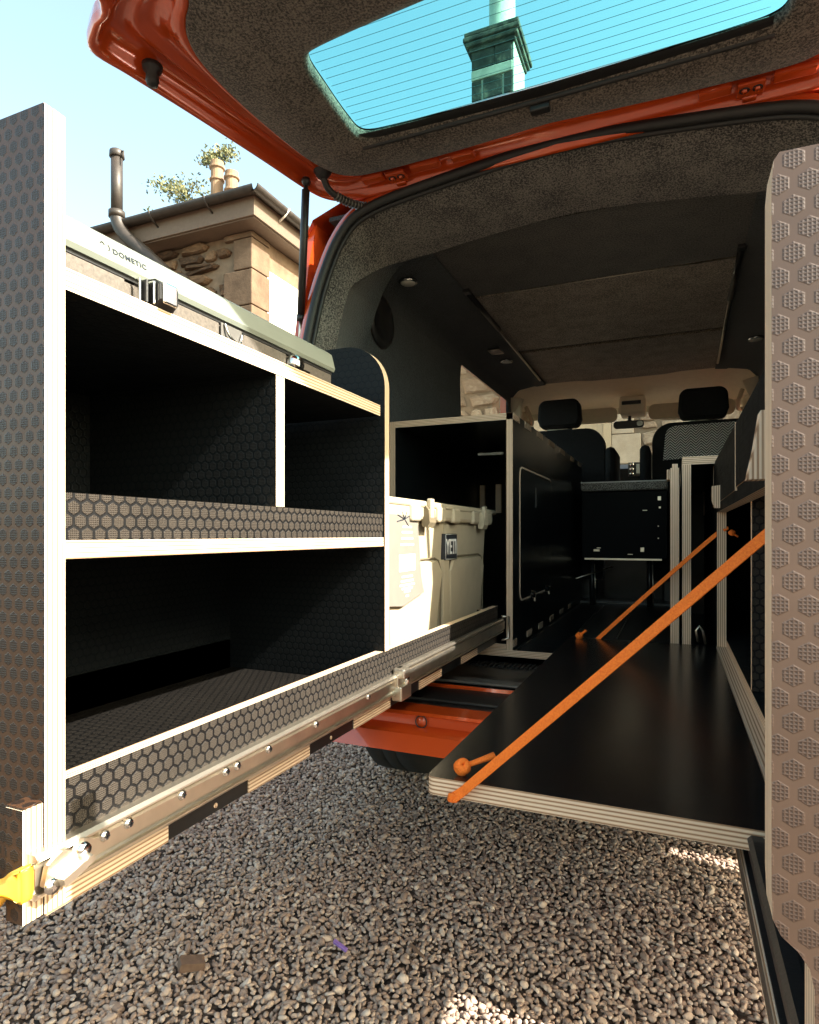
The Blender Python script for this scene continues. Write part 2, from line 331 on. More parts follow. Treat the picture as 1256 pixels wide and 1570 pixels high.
# ------------------------------------------------------------------ ground
bm = bmesh.new(); bmesh.ops.create_grid(bm, x_segments=4, y_segments=4, size=300)
for v in bm.verts: v.co.z = GZ
o = link('ground', to_me(bm, 'ground'), None, [BED]); o['kind'] = 'structure'
def gravel():
    # every pebble is a lumpy little stone; three levels of detail by distance
    base = []
    for seed in range(8):
        bm = bmesh.new(); bmesh.ops.create_icosphere(bm, subdivisions=2, radius=1)
        r2 = random.Random(seed)
        ax = [Vector((r2.gauss(0, 1), r2.gauss(0, 1), r2.gauss(0, 1))).normalized() for _ in range(9)]
        for v in bm.verts:
            d = v.co.normalized(); s = 1.0
            for a in ax:
                q = d.dot(a)
                if q > .72: s = min(s, .72/q)
            v.co = d*s*(1+.06*math.sin(5*d.x+seed)+.05*math.cos(4*d.y+2*seed))
        bm.verts.ensure_lookup_table()
        base.append((np.array([v.co[:] for v in bm.verts]), np.array([[v.index for v in f.verts] for f in bm.faces]))); bm.free()
    low = []
    for seed in range(6):
        bm = bmesh.new(); bmesh.ops.create_icosphere(bm, subdivisions=1, radius=1)
        r2 = random.Random(seed+50)
        for v in bm.verts: v.co *= r2.uniform(.85, 1.1)
        low.append((np.array([v.co[:] for v in bm.verts]), np.array([[v.index for v in f.verts] for f in bm.faces]))); bm.free()
    VV = []; FF = []; off = 0
    def scatter(x0, x1, y0, y1, step, jit, lib, zlo, zhi, rad, keep=None):
        nonlocal off
        xs = np.arange(x0, x1, step); ys = np.arange(y0, y1, step*.87)
        gx, gy = np.meshgrid(xs, ys); gx[1::2] += step/2
        gx = gx.ravel()+rng.uniform(-jit, jit, gx.size); gy = gy.ravel()+rng.uniform(-jit, jit, gy.size)
        ok = np.ones(gx.size, bool) if keep is None else keep(gx, gy)
        gx, gy = gx[ok], gy[ok]; N = gx.size; kind = rng.integers(0, len(lib), N)
        for kk, (bv, bf) in enumerate(lib):
            idx = np.where(kind == kk)[0]
            if not idx.size: continue
            n = idx.size; R = rad*rng.lognormal(0, .25, n)
            sc = np.stack([R*rng.uniform(.95, 1.5, n), R*rng.uniform(.7, 1.05, n), R*rng.uniform(.5, .8, n)], 1)
            a = rng.uniform(0, 6.283, n); tl = rng.normal(0, .35, n); tb = rng.normal(0, .35, n)
            ca, sa, ct, st, cb, sb = np.cos(a), np.sin(a), np.cos(tl), np.sin(tl), np.cos(tb), np.sin(tb)
            p = bv[None]*sc[:, None]
            x, y, z = p[..., 0], p[..., 1], p[..., 2]
            y, z = y*ct[:, None]-z*st[:, None], y*st[:, None]+z*ct[:, None]
            x, z = x*cb[:, None]+z*sb[:, None], -x*sb[:, None]+z*cb[:, None]
            x, y = x*ca[:, None]-y*sa[:, None], x*sa[:, None]+y*ca[:, None]
            q = np.stack([x+gx[idx][:, None], y+gy[idx][:, None], z+GZ+rng.uniform(zlo, zhi, n)[:, None]], 2)
            VV.append(q.reshape(-1, 3)); nv = bv.shape[0]
            FF.append((bf[None]+(off+np.arange(n)*nv)[:, None, None]).reshape(-1, 3)); off += n*nv
    near = lambda x, y: (y < 1.95) & (x > -1.5*y-.3) & (x < .35*y+.12)
    far = lambda x, y: (y >= 1.95) | (x <= -1.5*y-.3) | (x >= .35*y+.12)
    scatter(-2.0, .75, .62, 1.95, .0110, .0045, base, .002, .011, .0058, near)
    scatter(-1.7, .8, .55, 3.5, .0140, .0055, low, .002, .011, .0070, far)
    V = np.concatenate(VV); F = np.concatenate(FF)
    me = bpy.data.meshes.new('gravel'); me.vertices.add(len(V)); me.vertices.foreach_set('co', V.ravel())
    me.loops.add(F.size); me.loops.foreach_set('vertex_index', F.ravel().astype(np.int32))
    me.polygons.add(len(F)); me.polygons.foreach_set('loop_start', np.arange(0, F.size, 3, dtype=np.int32))
    me.polygons.foreach_set('use_smooth', np.ones(len(F), bool)); me.update(calc_edges=True); me.materials.append(GRV)
    o = bpy.data.objects.new('gravel', me); COL.objects.link(o); o['kind'] = 'stuff'; o['label'] = 'loose grey brown gravel covering the ground behind and under the van'; o['category'] = 'gravel'
    print('gravel tris', len(F))
gravel()

# ------------------------------------------------------------------ the van
van = thing('van', 'orange-red panel van seen from behind with its tailgate raised and dark carpeted load space', 'van')
# opening outline (x, z), left half from sill up to the middle, then mirrored
half = [(-.925, -.37), (-.935, -.10), (-.938, .2), (-.928, .42), (-.916, .545), (-.902, .647), (-.882, .73), (-.855, .803), (-.816, .858), (-.761, .885), (-.68, .902), (-.52, .922), (-.38, .936), (XC, .941)]
hf = catmull(half, 4); path = hf + [(2*XC-x, z) for x, z in hf[-2::-1]]
def yap(z): return 1.30+.17*(z+.378)
def offs(o_, dy=0, base=path):
    R = []; n = len(base)
    for i, (x, z) in enumerate(base):
        x0, z0 = base[max(0, i-1)]; x1, z1 = base[min(n-1, i+1)]
        tx, tz = x1-x0, z1-z0; L = math.hypot(tx, tz); nx, nz = -tz/L, tx/L      # outward of the opening
        R.append((x+nx*o_, yap(z)+dy, z+nz*o_))
    return R
loft('body_frame', [offs(-.004, .02), offs(.006, -.004), offs(.012, -.008), offs(.034, -.006), offs(.040, .004), offs(.044, .03), offs(.058, .045), offs(.064, .055), offs(.072, .10)], RED, van)
seal = bmesh.new(); add_tube(seal, offs(.002, -.014), .0125, 12, False); link('door_seal', to_me(seal, 'door_seal', True), van, [RUB])
s2 = bmesh.new(); add_tube(s2, offs(-.012, -.004), .006, 8, False); link('door_seal', to_me(s2, 'door_seal', True), van, [RUB])
def offv(o_, dy):
    # the lining reaches deeper at the header than down the pillars
    return [(x, yap(p[1])+dy*(.28+.72*max(0, min(1, (p[1]-.72)/.18))), z) for (x, y, z), p in zip(offs(o_), path)]
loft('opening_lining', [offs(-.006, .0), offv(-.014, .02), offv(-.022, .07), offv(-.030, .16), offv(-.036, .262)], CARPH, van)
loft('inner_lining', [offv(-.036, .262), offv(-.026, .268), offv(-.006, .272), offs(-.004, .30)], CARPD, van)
# cargo walls
XL, XR = -.925, 2*XC+.925
winL = [(2.80, .20), (3.66, .20), (3.66, .822), (3.60, .836), (2.83, .828), (2.775, .795), (2.76, .72)]
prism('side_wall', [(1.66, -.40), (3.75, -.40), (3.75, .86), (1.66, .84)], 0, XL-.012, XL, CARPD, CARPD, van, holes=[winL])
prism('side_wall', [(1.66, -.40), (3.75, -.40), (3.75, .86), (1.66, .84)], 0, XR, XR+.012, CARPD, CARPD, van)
def strip(sg):
    prof = [(.665, .80), (.66, .84), (.645, .868), (.61, .886), (.55, .900), (.46, .908)]
    return [[(XC+sg*x, y, z) for x, z in prof] for y in (1.795, 2.3, 3.0, 3.78)]
for sg in (-1, 1): loft('roof_side_lining', strip(sg), CARPD, van)
box('side_wall_return', (XL-.01, 3.74, -.39), (XL+.06, 3.80, .84), BEI, van, .01)
cz = .916
for i, (y0, y1) in enumerate(((1.80, 2.283), (2.290, 3.04), (3.10, 3.83))):
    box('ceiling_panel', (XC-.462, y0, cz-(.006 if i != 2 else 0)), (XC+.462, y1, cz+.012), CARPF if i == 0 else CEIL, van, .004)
tube('ceiling_seam_trim', [(XC-.33, 2.2865, cz-.007), (XC+.45, 2.2865, cz-.007)], .0016, STEEL, van, 6)
box('ceiling_backing', (XL-.02, 1.60, cz+.014), (XR+.02, 4.12, cz+.026), CARPD, van, 0); box('roof_side_backing', (XL-.02, 1.66, .84), (XL-.005, 4.1, cz+.012), CARPD, van, 0); box('roof_side_backing', (XR+.005, 1.66, .84), (XR+.02, 4.1, cz+.012), CARPD, van, 0)
for sg in (-1, 1):
    x = XC+sg*.452
    o = tube('roof_strut', [(x, 2.22, .905), (x, 2.66, .901)], .010, PLA, van, 10)
    tube('rod', [(x, 2.66, .901), (x+sg*.012, 3.62, .900)], .0058, STEEL, o, 8)
    box('bracket', (x-.012, 2.19, .898), (x+.012, 2.225, .925), PLA, o, .003); box('bracket', (x-.008, 2.62, .896), (x+.008, 2.65, .925), PLA, o, .002)
for x, y in ((-.845, 1.96), (-.80, 3.13), (.33, 3.13)):
    z = .874 if abs(x-XC) > .57 else .897
    L = lathe('roof_light', [(0, -.006), (.022, -.006), (.026, -.001), (.026, .006), (0, .006)], 2, (x, y, z-.006), LAMP, van, 24)
    lathe('bezel', [(.026, -.003), (.032, -.003), (.032, .006), (.026, .006)], 2, (x, y, z-.006), CHR, L, 24)
sw = box('roof_switch', (-.82, 2.86, .878), (-.765, 2.94, .888), PLA, van, .004)
bm = bmesh.new(); add_tube(bm, [(-.82, 2.86, .877), (-.765, 2.86, .877), (-.765, 2.94, .879), (-.82, 2.94, .879), (-.82, 2.86, .877)], .0022, 6); link('switch_frame', to_me(bm, 'switch_frame', True), sw, [STEEL])
lathe('wall_vent', [(0, .006), (.06, .006), (.066, .012), (.083, .012), (.090, .0), (.086, -.004)], 0, (XL+.004, 1.90, .725), PLA, van, 36)
tube('curtain_tie', [(XL+.012, 2.745, .30), (XL+.012, 2.745, .50)], .007, PLA, van); lathe('curtain_toggle', [(0, .012), (.018, .01), (.026, 0), (.018, -.01), (0, -.012)], 0, (XL+.014, 2.745, .53), GRP, van, 16)
# window pane, and the outer body with its window surround
prism('side_window_glass', [(2.80, .2), (3.93, .2), (3.91, .875), (2.80, .875)], 0, -.988, -.984, GLC, GLC, van)
def arch(cy): return arc(cy, GZ+.32, .37, 180, 0, 14)
side = [(1.10, -.64), (1.83, -.64)] + [p for p in arch(2.22) if p[1] > -.60] + [(2.62, -.64)] + [(4.35, -.64)] + [p for p in arch(4.80) if p[1] > -.60] + [(5.25, -.55), (5.30, .0), (5.15, .15), (4.75, .34), (4.25, .84), (4.0, .90), (1.60, .93), (1.56, .80), (1.50, .5), (1.43, -.14), (1.12, -.20)]  # low rear corner drawn out, unseen, to shade the gravel
doorw = [(3.86, .34), (4.62, .34), (4.22, .78), (3.90, .80)]
prism('body_side', side, 0, -1.010, -.990, RED, RED, van, holes=[[(2.84, .21), (3.90, .21), (3.88, .865), (2.84, .865)], [(4.02, .34), (4.62, .34), (4.22, .78), (4.04, .80)]])
prism('body_side', side, 0, .470, .490, RED, RED, van, holes=[doorw])
prism('side_window_glass', doorw, 0, -1.0, -.996, GLC, GLC, van); prism('side_window_glass', doorw, 0, .48, .484, GLC, GLC, van)
prism('b_pillar_trim', [(3.69, .84), (3.71, .2), (3.76, .2), (3.74, .84)], 0, -.980, XL-.014, RED, RED, van)
rp = [(-1.02, .90), (-.99, .955), (-.90, .985), (-.6, 1.0), (XC, 1.005)]; rp = rp + [(2*XC-x, z) for x, z in rp[-2::-1]]
loft('roof_skin', [[(x, y, z-dz) for x, z in rp] for y, dz in ((1.58, .02), (1.66, .0), (3.9, .0), (4.2, .04), (4.35, .12))], RED, van)
# tail lamp edge outside the left pillar
prism('tail_lamp', [(-1.025, .78), (-1.0, .80), (-.995, .2), (-1.025, .2)], 1, 1.56, 1.62, LAMB, LAMB, van)
# underbody, sill and rear panel: a profile swept across
prof = [(1.93, -.400), (1.60, -.408), (1.585, -.404), (1.58, -.404), (1.575, -.412), (1.44, -.414), (1.40, -.412), (1.345, -.416), (1.340, -.422), (1.352, -.428), (1.356, -.450), (1.330, -.457), (1.320, -.462), (1.305, -.500), (1.33, -.506), (1.45, -.50)]
XA, XB = -1.01, .49
loft('rear_panel', [[(XA, y, z) for y, z in prof[6:]], [(XB, y, z) for y, z in prof[6:]]], RED, van, smooth=False)
loft('sill_plastic', [[(XA, y, z) for y, z in prof[4:7]], [(XB, y, z) for y, z in prof[4:7]]], PLA, van, smooth=False)
loft('sill_paint_line', [[(XA, y, z) for y, z in prof[1:5]], [(XB, y, z) for y, z in prof[1:5]]], RED, van, smooth=False)
box('sill_step', (XA, 1.43, -.413), (XB, 1.50, -.405), PLA, van, .003)
box('load_floor_skin', (XA, 1.585, -.43), (XB, 1.95, -.4085), FLR, van, .002)
box('sill_step', (XA, 1.61, -.406), (XB, 1.66, -.398), GRP, van, .004)
boxes('ribbed_threshold', [((-.6+.014*i, 1.86, -.408), (-.6+.014*i+.006, 1.925, -.402)) for i in range(60)], PLA, van)
r_ = lathe('tow_eye_cover', [(.0, -.003), (.0115, -.003), (.0125, 0), (.0125, .01)], 1, (-.548, 1.352, -.439), RED, van, 24)
bm = bmesh.new(); add_tube(bm, [(-.548+.014*math.cos(a*math.pi/12), 1.348, -.439+.014*math.sin(a*math.pi/12)) for a in range(25)], .0014, 6, False); link('cover_gap', to_me(bm, 'cover_gap', True), r_, [PLA])
box('underbody', (-.99, 1.50, -.505), (.47, 5.2, -.47), PLA, van, .01)
for yy in (2.22, 4.80):
    for sg in (-1, 1):
        xx = XC+sg*.66
        wh = lathe('wheel', [(.20, -.10), (.26, -.105), (.305, -.10), (.318, -.085), (.32, -.03), (.316, -.028), (.316, -.022), (.32, -.02), (.32, .02), (.316, .022), (.316, .028), (.32, .03), (.318, .085), (.305, .10), (.26, .105), (.20, .10)], 0, (xx, yy, GZ+.325), TYR, van, 48)
        lathe('rim', [(.0, -.03), (.06, -.035), (.08, -.02), (.17, -.03), (.20, -.09), (.205, .09), (.17, .05), (.0, .05)], 0, (xx, yy, GZ+.325), GRP, wh, 32)
tube('rear_axle', [(-.86, 2.22, -.56), (.34, 2.22, -.56)], .03, PLA, van, 12)
# load floor of dark laminate with ply edge and light joints
FZ = -.365
lf = board('load_floor', (-.93, 1.93, FZ-.021), (XR, 3.75, FZ), 2, FLR, van)
for x in (-.472+.012, -.339, -.189): box('floor_joint', (x-.0018, 1.935, FZ), (x+.0018, 3.4, FZ+.0022), CHR, lf, 0)
box('cab_floor', (XA+.02, 3.75, -.46), (XB-.02, 5.1, -.42), FLR, van, .004)
box('floor_step_trim', (-.47, 3.42, FZ), (.02, 3.47, FZ+.012), GRP, lf, .003)
# cab: beige headliner, pillars, visors, mirror, screen, dashboard
ha = [(-.70, .66), (-.69, .80), (-.62, .882), (-.48, .912), (-.2, .918), (0, .918)]; ha = ha+[(-x, z) for x, z in ha[-2::-1]]
loft('cab_headliner', [[(XC+x, y+yc*(1-(x/.66)**2), z-dz*(z-.6)/.3) for x, z in ha] for y, yc, dz in ((3.74, .06, 0), (3.90, .06, .012), (4.05, .07, .045), (4.12, .09, .085), (4.15, .10, .125))], BEI, van)
for sg in (-1, 1):
    o = tube('windscreen_pillar', [(XC+sg*.70, 3.80, .66), (XC+sg*.66, 4.06, .76), (XC+sg*.68, 4.30, .62), (XC+sg*.70, 4.70, .35)], [.04, .055, .05, .05], BEI, van, 12)
    tube('b_pillar', [(XC+sg*.64, 3.76, .84), (XC+sg*.675, 3.79, .70), (XC+sg*.69, 3.80, .2)], [.05, .035, .03], BEI, van, 12)
    tube('grab_handle', [(XC+sg*.60, 3.86, .80), (XC+sg*.585, 3.90, .755), (XC+sg*.59, 4.0, .725), (XC+sg*.61, 4.08, .73)], .012, BEID, van, 8)
def visor(x0, x1):
    p = rrect(x0, .70, x1, .79, .035); bm = bmesh.new()
    return prism('sun_visor', p, 1, 4.03, 4.05, BEID, BEID, van)
visor(-.76, -.33); visor(-.15, .32)
cs = box('roof_console', (-.315, 3.98, .735), (-.165, 4.16, .845), BEI, van, .015, True)
box('console_slot', (-.30, 3.972, .79), (-.19, 3.982, .812), PLA, cs, .003)
mi = prism('rear_view_mirror', rrect(-.352, .655, -.175, .70, .02), 1, 4.02, 4.045, PLA, PLA, van, smooth=True)
tube('mirror_stem', [(-.26, 4.04, .69), (-.26, 4.07, .735), (-.26, 4.12, .77)], [.012, .010, .018], PLA, mi, 10)
prism('mirror_glass', rrect(-.215, .663, -.182, .695, .012), 1, 4.016, 4.0195, CHR, CHR, mi)
prism('windscreen_glass', [(4.12, .80), (4.128, .80), (4.90, .22), (4.89, .22)], 0, XC-.66, XC+.66, GLC, GLC, van)
db = prism('dashboard', [(4.35, -.42), (4.33, .32), (4.36, .44), (4.42, .475), (4.85, .40), (4.95, .1), (4.95, -.42)], 0, XC-.70, XC+.70, PLA, PLA, van)
rd = box('radio', (-.285, 4.305, .385), (-.06, 4.335, .475), GRP, db, .004)
box('screen', (-.235, 4.299, .40), (-.10, 4.306, .462), plain('radio_face', (.7, .74, .72), rough=.2), rd, .002)
box('screen_shadow_bar', (-.125, 4.297, .405), (-.105, 4.2995, .44), INK, rd, 0)
for k in range(3): lathe('knob', [(0, -.012), (.012, -.012), (.014, 0)], 1, (-.262, 4.305, .40+.03*k), CHR, rd, 12)
# seats
def seat(cx, side, cover):
    y0 = 3.60
    p = arc(cx-.15, .50, .10, 180, 90, 8)+arc(cx+.15, .50, .10, 90, 0, 8)+[(cx+.25, .0), (cx+.24, -.25), (cx-.24, -.25), (cx-.25, .0)]
    b_ = prism('seat_back', p, 1, y0, y0+.11, SEAT, SEAT, van, smooth=True); b_.data.materials[0] = SEAT
    h = prism('headrest', arc(cx-.072, .73, .045, 180, 95, 6)+arc(cx+.072, .73, .045, 85, 0, 6)+[(cx+.122, .66)]+arc(cx+.085, .645, .03, 0, -90, 5)+arc(cx-.085, .645, .03, -90, -180, 5)+[(cx-.122, .66)], 1, y0-.01, y0+.09, SEAT, SEAT, van, smooth=True)
    bmh = bmesh.new(); bmh.from_mesh(h.data); bmesh.ops.bevel(bmh, geom=[e for e in bmh.edges if len(e.link_faces) == 2 and e.link_faces[0].normal.angle(e.link_faces[1].normal, 0) > 1.2], offset=.014, segments=3, affect='EDGES'); bmh.to_mesh(h.data); bmh.free()
    for s in (-.05, .05): tube('headrest_post', [(cx+s, y0+.045, .49), (cx+s, y0+.045, .62)], .008, SEAT, h, 8)
    tube('headrest_collar', [(cx-.07, y0+.03, .607), (cx+.07, y0+.03, .607)], .004, STEEL, h, 6)
    box('seat_cushion', (cx-.25, y0+.1, -.10), (cx+.25, y0+.58, .03), SEAT, van, .03)
    box('seat_base', (cx-.2, y0+.12, -.42), (cx+.2, y0+.5, -.10), PLA, van, .01)
    a = box('armrest', (cx+side*.285-.027, y0-.05, .10), (cx+side*.285+.027, y0+.30, .485), SEAT, van, .025, True)
    if cover:
        q = arc(cx-.130, .525, .055, 180, 90, 6)+[(cx+.20, .585), (cx+.20, .42), (cx-.195, .40)]
        prism('herringbone_back_panel', q, 1, y0-.010, y0-.002, HERR, HERR, b_)
seat(-.613, 1, False); seat(.135, -1, True)
# bench between kitchen and the right-hand cabinet
bn = van
cu = box('bench_cushion', (-.445, 3.26, .222), (-.035, 3.56, .268), GCL, van, .012)
box('bench_piping', (-.445, 3.256, .262), (-.035, 3.262, .268), WHT, cu, .001)
box('bench_base', (-.445, 3.30, -.12), (-.035, 3.55, .22), plain('bench_recess_shade', (.0015, .003, .005), rough=.6, spec=.15), van, .004)  # near-black colour stands in for the shaded recess under the cushion
box('bench_front_rail', (-.43, 3.288, -.128), (-.06, 3.298, -.118), STEEL, van, .001)
for x in (-.40, -.12): 
    lg = tube('bench_leg', [(x, 3.36, -.12), (x, 3.36, FZ)], .013, PLA, van, 8); tube('leg_highlight_rod', [(x+.014, 3.34, -.15), (x+.02, 3.34, FZ+.01)], .003, STEEL, lg, 6)
tube('seat_rail_bar', [(-.46, 3.20, -.22), (-.30, 3.36, -.165)], .004, STEEL, van, 6)
for x, z, ww, hh in ((-.385, -.085, .03, .012), (-.37, -.07, .02, .006), (-.16, -.085, .018, .022), (-.22, -.10, .025, .004), (-.15, .12, .022, .004), (-.08, .17, .016, .02), (-.075, .13, .01, .01), (-.08, .04, .006, .006), (-.08, -.02, .006, .006)):
    box('bench_latch', (x, 3.292, z), (x+ww, 3.2995, z+hh), STEEL, van, .001)
setbase(van, (XC, 1.35, GZ))

# ------------------------------------------------------------------ tailgate (part of the van), with deeper pieces
def ztg(y): return .93+.07*(1.5-y)
OUT = [(XC, 1.515), (-.50, 1.515), (-.72, 1.513), (-.83, 1.507), (-.882, 1.48), (-.913, 1.42), (-.952, 1.279), (-1.004, 1.106), (-1.05, .964), (-1.073, .888), (-1.022, .850), (-.965, .818), (-.88, .64), (-.60, .46), (XC, .42)]  # tail end, out of view, lengthened so its shadow falls on the fridge lid
INN = [(XC, 1.405), (-.50, 1.418), (-.70, 1.421), (-.775, 1.408), (-.815, 1.37), (-.845, 1.30), (-.868, 1.19), (-.883, 1.072), (-.883, .985), (-.868, .935), (-.845, .905), (-.814, .88), (-.74, .80), (-.53, .70), (XC, .66)]
GLS = [(XC, 1.326), (-.45, 1.322), (-.60, 1.316), (-.66, 1.310), (-.684, 1.292), (-.689, 1.25), (-.690, 1.20), (-.689, 1.15), (-.688, 1.10), (-.684, 1.078), (-.672, 1.056), (-.65, 1.047), (-.55, 1.038), (-.40, 1.030), (XC, 1.025)]
def fullring(P_):
    h_ = catmull(P_, 5); return h_+[(2*XC-x, y) for x, y in h_[-2:0:-1]]
RO, RI, RG = fullring(OUT), fullring(INN), [(x if x < XC else XC+(x-XC)*1.05, y) for x, y in fullring(GLS)]
def lerp(t_, dz, A=RO, B=RI): return [(a[0]+(b_[0]-a[0])*t_, a[1]+(b_[1]-a[1])*t_, ztg(a[1]+(b_[1]-a[1])*t_)+dz) for a, b_ in zip(A, B)]
tg = loft('tailgate', [[(p[0], p[1], p[2]+.012) for p in lerp(-.02, 0)], lerp(-.01, -.006), lerp(.03, -.010), lerp(.10, -.006), lerp(.14, .012), lerp(.20, .030), lerp(.38, .036), lerp(.44, .026), lerp(.52, .024), lerp(.58, .034), lerp(.74, .030), lerp(.84, .006), lerp(.93, -.004), lerp(.99, -.004), lerp(1.03, .006)], RED, van, closed=True)
loft('outer_skin', [[(p[0], p[1], p[2]) for p in lerp(-.02, .012)], lerp(.0, .035), lerp(.2, .058), lerp(1.0, .06), lerp(.85, .03, RI, RG), lerp(1.0, .016, RI, RG)], RED, tg, closed=True)
loft('carpet_lining', [lerp(1.0, .004), lerp(1.0, -.008), lerp(.03, -.013, RI, RG), lerp(.5, -.014, RI, RG), lerp(.94, -.012, RI, RG), lerp(1.0, -.006, RI, RG), lerp(1.0, .012, RI, RG)], CARP, tg, closed=True)
me = bpy.data.meshes.new('rear_window'); n_ = len(RG)
me.from_pydata([(x, y, ztg(y)+.010) for x, y in RG]+[(x, y, ztg(y)+.014) for x, y in RG], [], [tuple(range(n_)), tuple(range(2*n_-1, n_-1, -1))]); gw = link('rear_window', me, tg, [GLT])
HW = plain('heating_wire', (.03, .14, .15), rough=.5)
bm = bmesh.new()
for k in range(13):
    y = 1.045+.0215*k
    add_tube(bm, [(x, y+.010*math.cos((x-XC)*2.6), ztg(y)+.0085) for x in np.linspace(XC-.418, XC+.418, 14)], .00055, 4)
link('heating_wires', to_me(bm, 'heating_wires', True), tg, [HW])
loft('window_rubber', [[(x*1.0+XC*0, 1.322-(.0 if k else .026)+(1.0-abs((x-XC)/.44)**6)*.006-(abs((x-XC)/.44)**6)*.006, .942-.001+(.008 if k == 2 else 0)-(.006 if k == 1 else 0)) for x in np.linspace(XC-.425, XC+.425, 20)] for k in range(3)], RUB, tg)
tube('window_rubber_bead', [(x, 1.328+.004*(1-((x-XC)/.43)**2), .932) for x in np.linspace(XC-.43, XC+.43, 20)], .006, RUB, tg, 8)
ct = box('window_catch', (XC-.03, 1.335, .915), (XC+.012, 1.356, .930), PLA, tg, .003)
for sg in (-1, 1):
    x = XC+sg*.405
    hp = box('hinge', (x-.026, 1.448, .928), (x+.026, 1.492, .936), RED, tg, .003)
    for d in (-.012, .012):
        lathe('hinge_bolt', [(0, -.006), (.005, -.006), (.0055, 0)], 2, (x+d, 1.466, .929), RED, hp, 10)
        bm = bmesh.new(); add_tube(bm, [(x+d+.0085*math.cos(a*math.pi/8), 1.466+.0085*math.sin(a*math.pi/8), .927) for a in range(17)], .0014, 6, False); link('hinge_washer', to_me(bm, 'hinge_washer', True), hp, [RUB])
    box('hinge_arm', (x-.014, 1.49, .925), (x+.014, 1.535, .945), RED, hp, .004)
    for e, (a, b_) in enumerate(((-.10, -.035), (.04, .12), (.15, .21))):
        box('stiffening_rib', (x+a, 1.452, .934), (x+b_, 1.482, .948), RED, tg, .005)
    bf = lathe('rubber_buffer', [(0, -.040), (.010, -.038), (.0135, -.028), (.012, -.012), (.019, -.006), (.021, .004), (0, .004)], 2, (XC+sg*.740, .975, .972), RUB, tg, 18)
    # gas strut of the tailgate
    p0 = Vector((XC+sg*.628, 1.385, .925)); p1 = Vector((XC+sg*.724, 1.500, .515)); pm = p0.lerp(p1, .78)
    g1 = tube('gas_strut', [p0, p0.lerp(p1, .04), p0.lerp(p1, .045), pm], [.006, .006, .0105, .0105], PLA, tg, 12)
    tube('strut_rod', [pm, p1], .0048, STEEL, g1, 8); lathe('ball_joint', [(0, -.012), (.009, -.009), (.012, 0), (.009, .009), (0, .012)], 1, tuple(p0), PLA, g1, 12)
    tube('strut_cap', [pm-(p1-p0).normalized()*.01, pm+(p1-p0).normalized()*.008], .0122, PLA, g1, 10)
pts = catmull([(-.842, 1.395, .930), (-.835, 1.415, .905), (-.812, 1.455, .893), (-.78, 1.50, .893), (-.745, 1.528, .905), (-.73, 1.54, .915)], 12)
cp = tube('cable_conduit', pts, .0085, RUB, tg, 10)
bm = bmesh.new()
for i in range(18, len(pts)-2, 2):
    d = (Vector(pts[i+1])-Vector(pts[i-1])).normalized(); p = Vector(pts[i]); add_tube(bm, [p-d*.0014, p+d*.0014], .0118, 12)
link('conduit_ribs', to_me(bm, 'conduit_ribs'), tg, [GRP])
lathe('conduit_grommet', [(0, -.012), (.012, -.012), (.018, -.004), (.024, .006)], 2, (-.842, 1.392, .938), RUB, tg, 20)
tg.parent = van
def reparent(root):
    # parts built after the van's base was set keep their world position
    inv = Matrix.Translation(root.location).inverted()
    for c in root.children: c.matrix_parent_inverse = inv
reparent(van)

# ------------------------------------------------------------------ kitchen unit (fixed, left)
KX = -.472; KY = 1.93; KE = 3.50; KT = .387
ku = thing('kitchen_unit', 'fixed black plywood cabinet with notched pale edges and hatch door left of the aisle', 'cabinet')
board('side_panel', (KX-.021, KY, FZ), (KX, KE, KT), 0, FS, ku)
board('side_panel', (-.90, KY, FZ), (-.88, KE, KT), 0, FS, ku)
board('top_panel', (-.88, KY, KT-.021), (KX-.0212, KE, KT), 2, FS, ku)
board('bottom_panel', (-.8795, KY, FZ+.001), (KX-.0212, KE, FZ+.018), 2, FS, ku)
board('back_panel', (-.88, KE-.03, FZ+.02), (KX-.021, KE-.012, KT-.021), 1, FS, ku)
for y0, y1 in ((1.93, 2.02), (2.10, 2.20), (2.30, 2.41), (2.53, 2.66), (2.80, 2.93), (3.10, 3.22), (3.36, 3.46)):
    board('finger_joint', (KX-.021, y0, KT-.0208), (KX+.0015, y1, KT+.0004), 2, PLY[2], ku)
    if y0 > 1.95: box('joint_screw', (KX-.012, y1+.03, KT-.003), (KX+.001, y1+.045, KT+.003), PLA, ku, 0)
for y0, y1 in ((1.93, 1.98), (2.13, 2.21), (2.33, 2.41), (2.56, 2.64), (2.80, 2.89), (3.03, 3.12)):
    board('finger_joint', (KX-.001, y0, FZ+.010), (KX+.0015, y1, FZ+.031), 2, PLY[2], ku)
dp = rrect(2.02, -.22, 2.585, .228, .035); di = rrect(2.026, -.214, 2.579, .222, .030)
prism('hatch_gap', dp, 0, KX, KX+.0012, PLY[0], PLY[0], ku, holes=[di])
hd = prism('hatch_door', di, 0, KX+.0002, KX+.002, FS, PLY[0], ku)
box('finger_slot', (KX+.002, 2.27, .10), (KX+.003, 2.29, .17), GRP, hd, 0)
for y in (2.20, 2.47):
    c_ = lathe('turn_catch', [(0, .016), (.012, .015), (.014, .003), (.018, 0)], 0, (KX+.001, y, -.212), CHR, ku, 16)
    box('catch_lever', (KX+.010, y-.006, -.235), (KX+.017, y+.006, -.205), STEEL, c_, .002)
for y, x, z0, z1 in ((2.9, -.86, .05, .24), (2.75, -.74, .10, .23), (2.9, -.66, .05, .19)):
    box('inner_batten', (x-.012, y, z0), (x+.012, y+.02, z1), PLY[0], ku, 0)
box('interior_lamp', (-.70, 2.30, .305), (-.60, 2.312, .315), WHT, ku, .002)
tube('inner_hook', [(-.615, 2.6, .13), (-.615, 2.6, .17)], .004, CHR, ku, 6)
setbase(ku, (KX, KY, FZ))

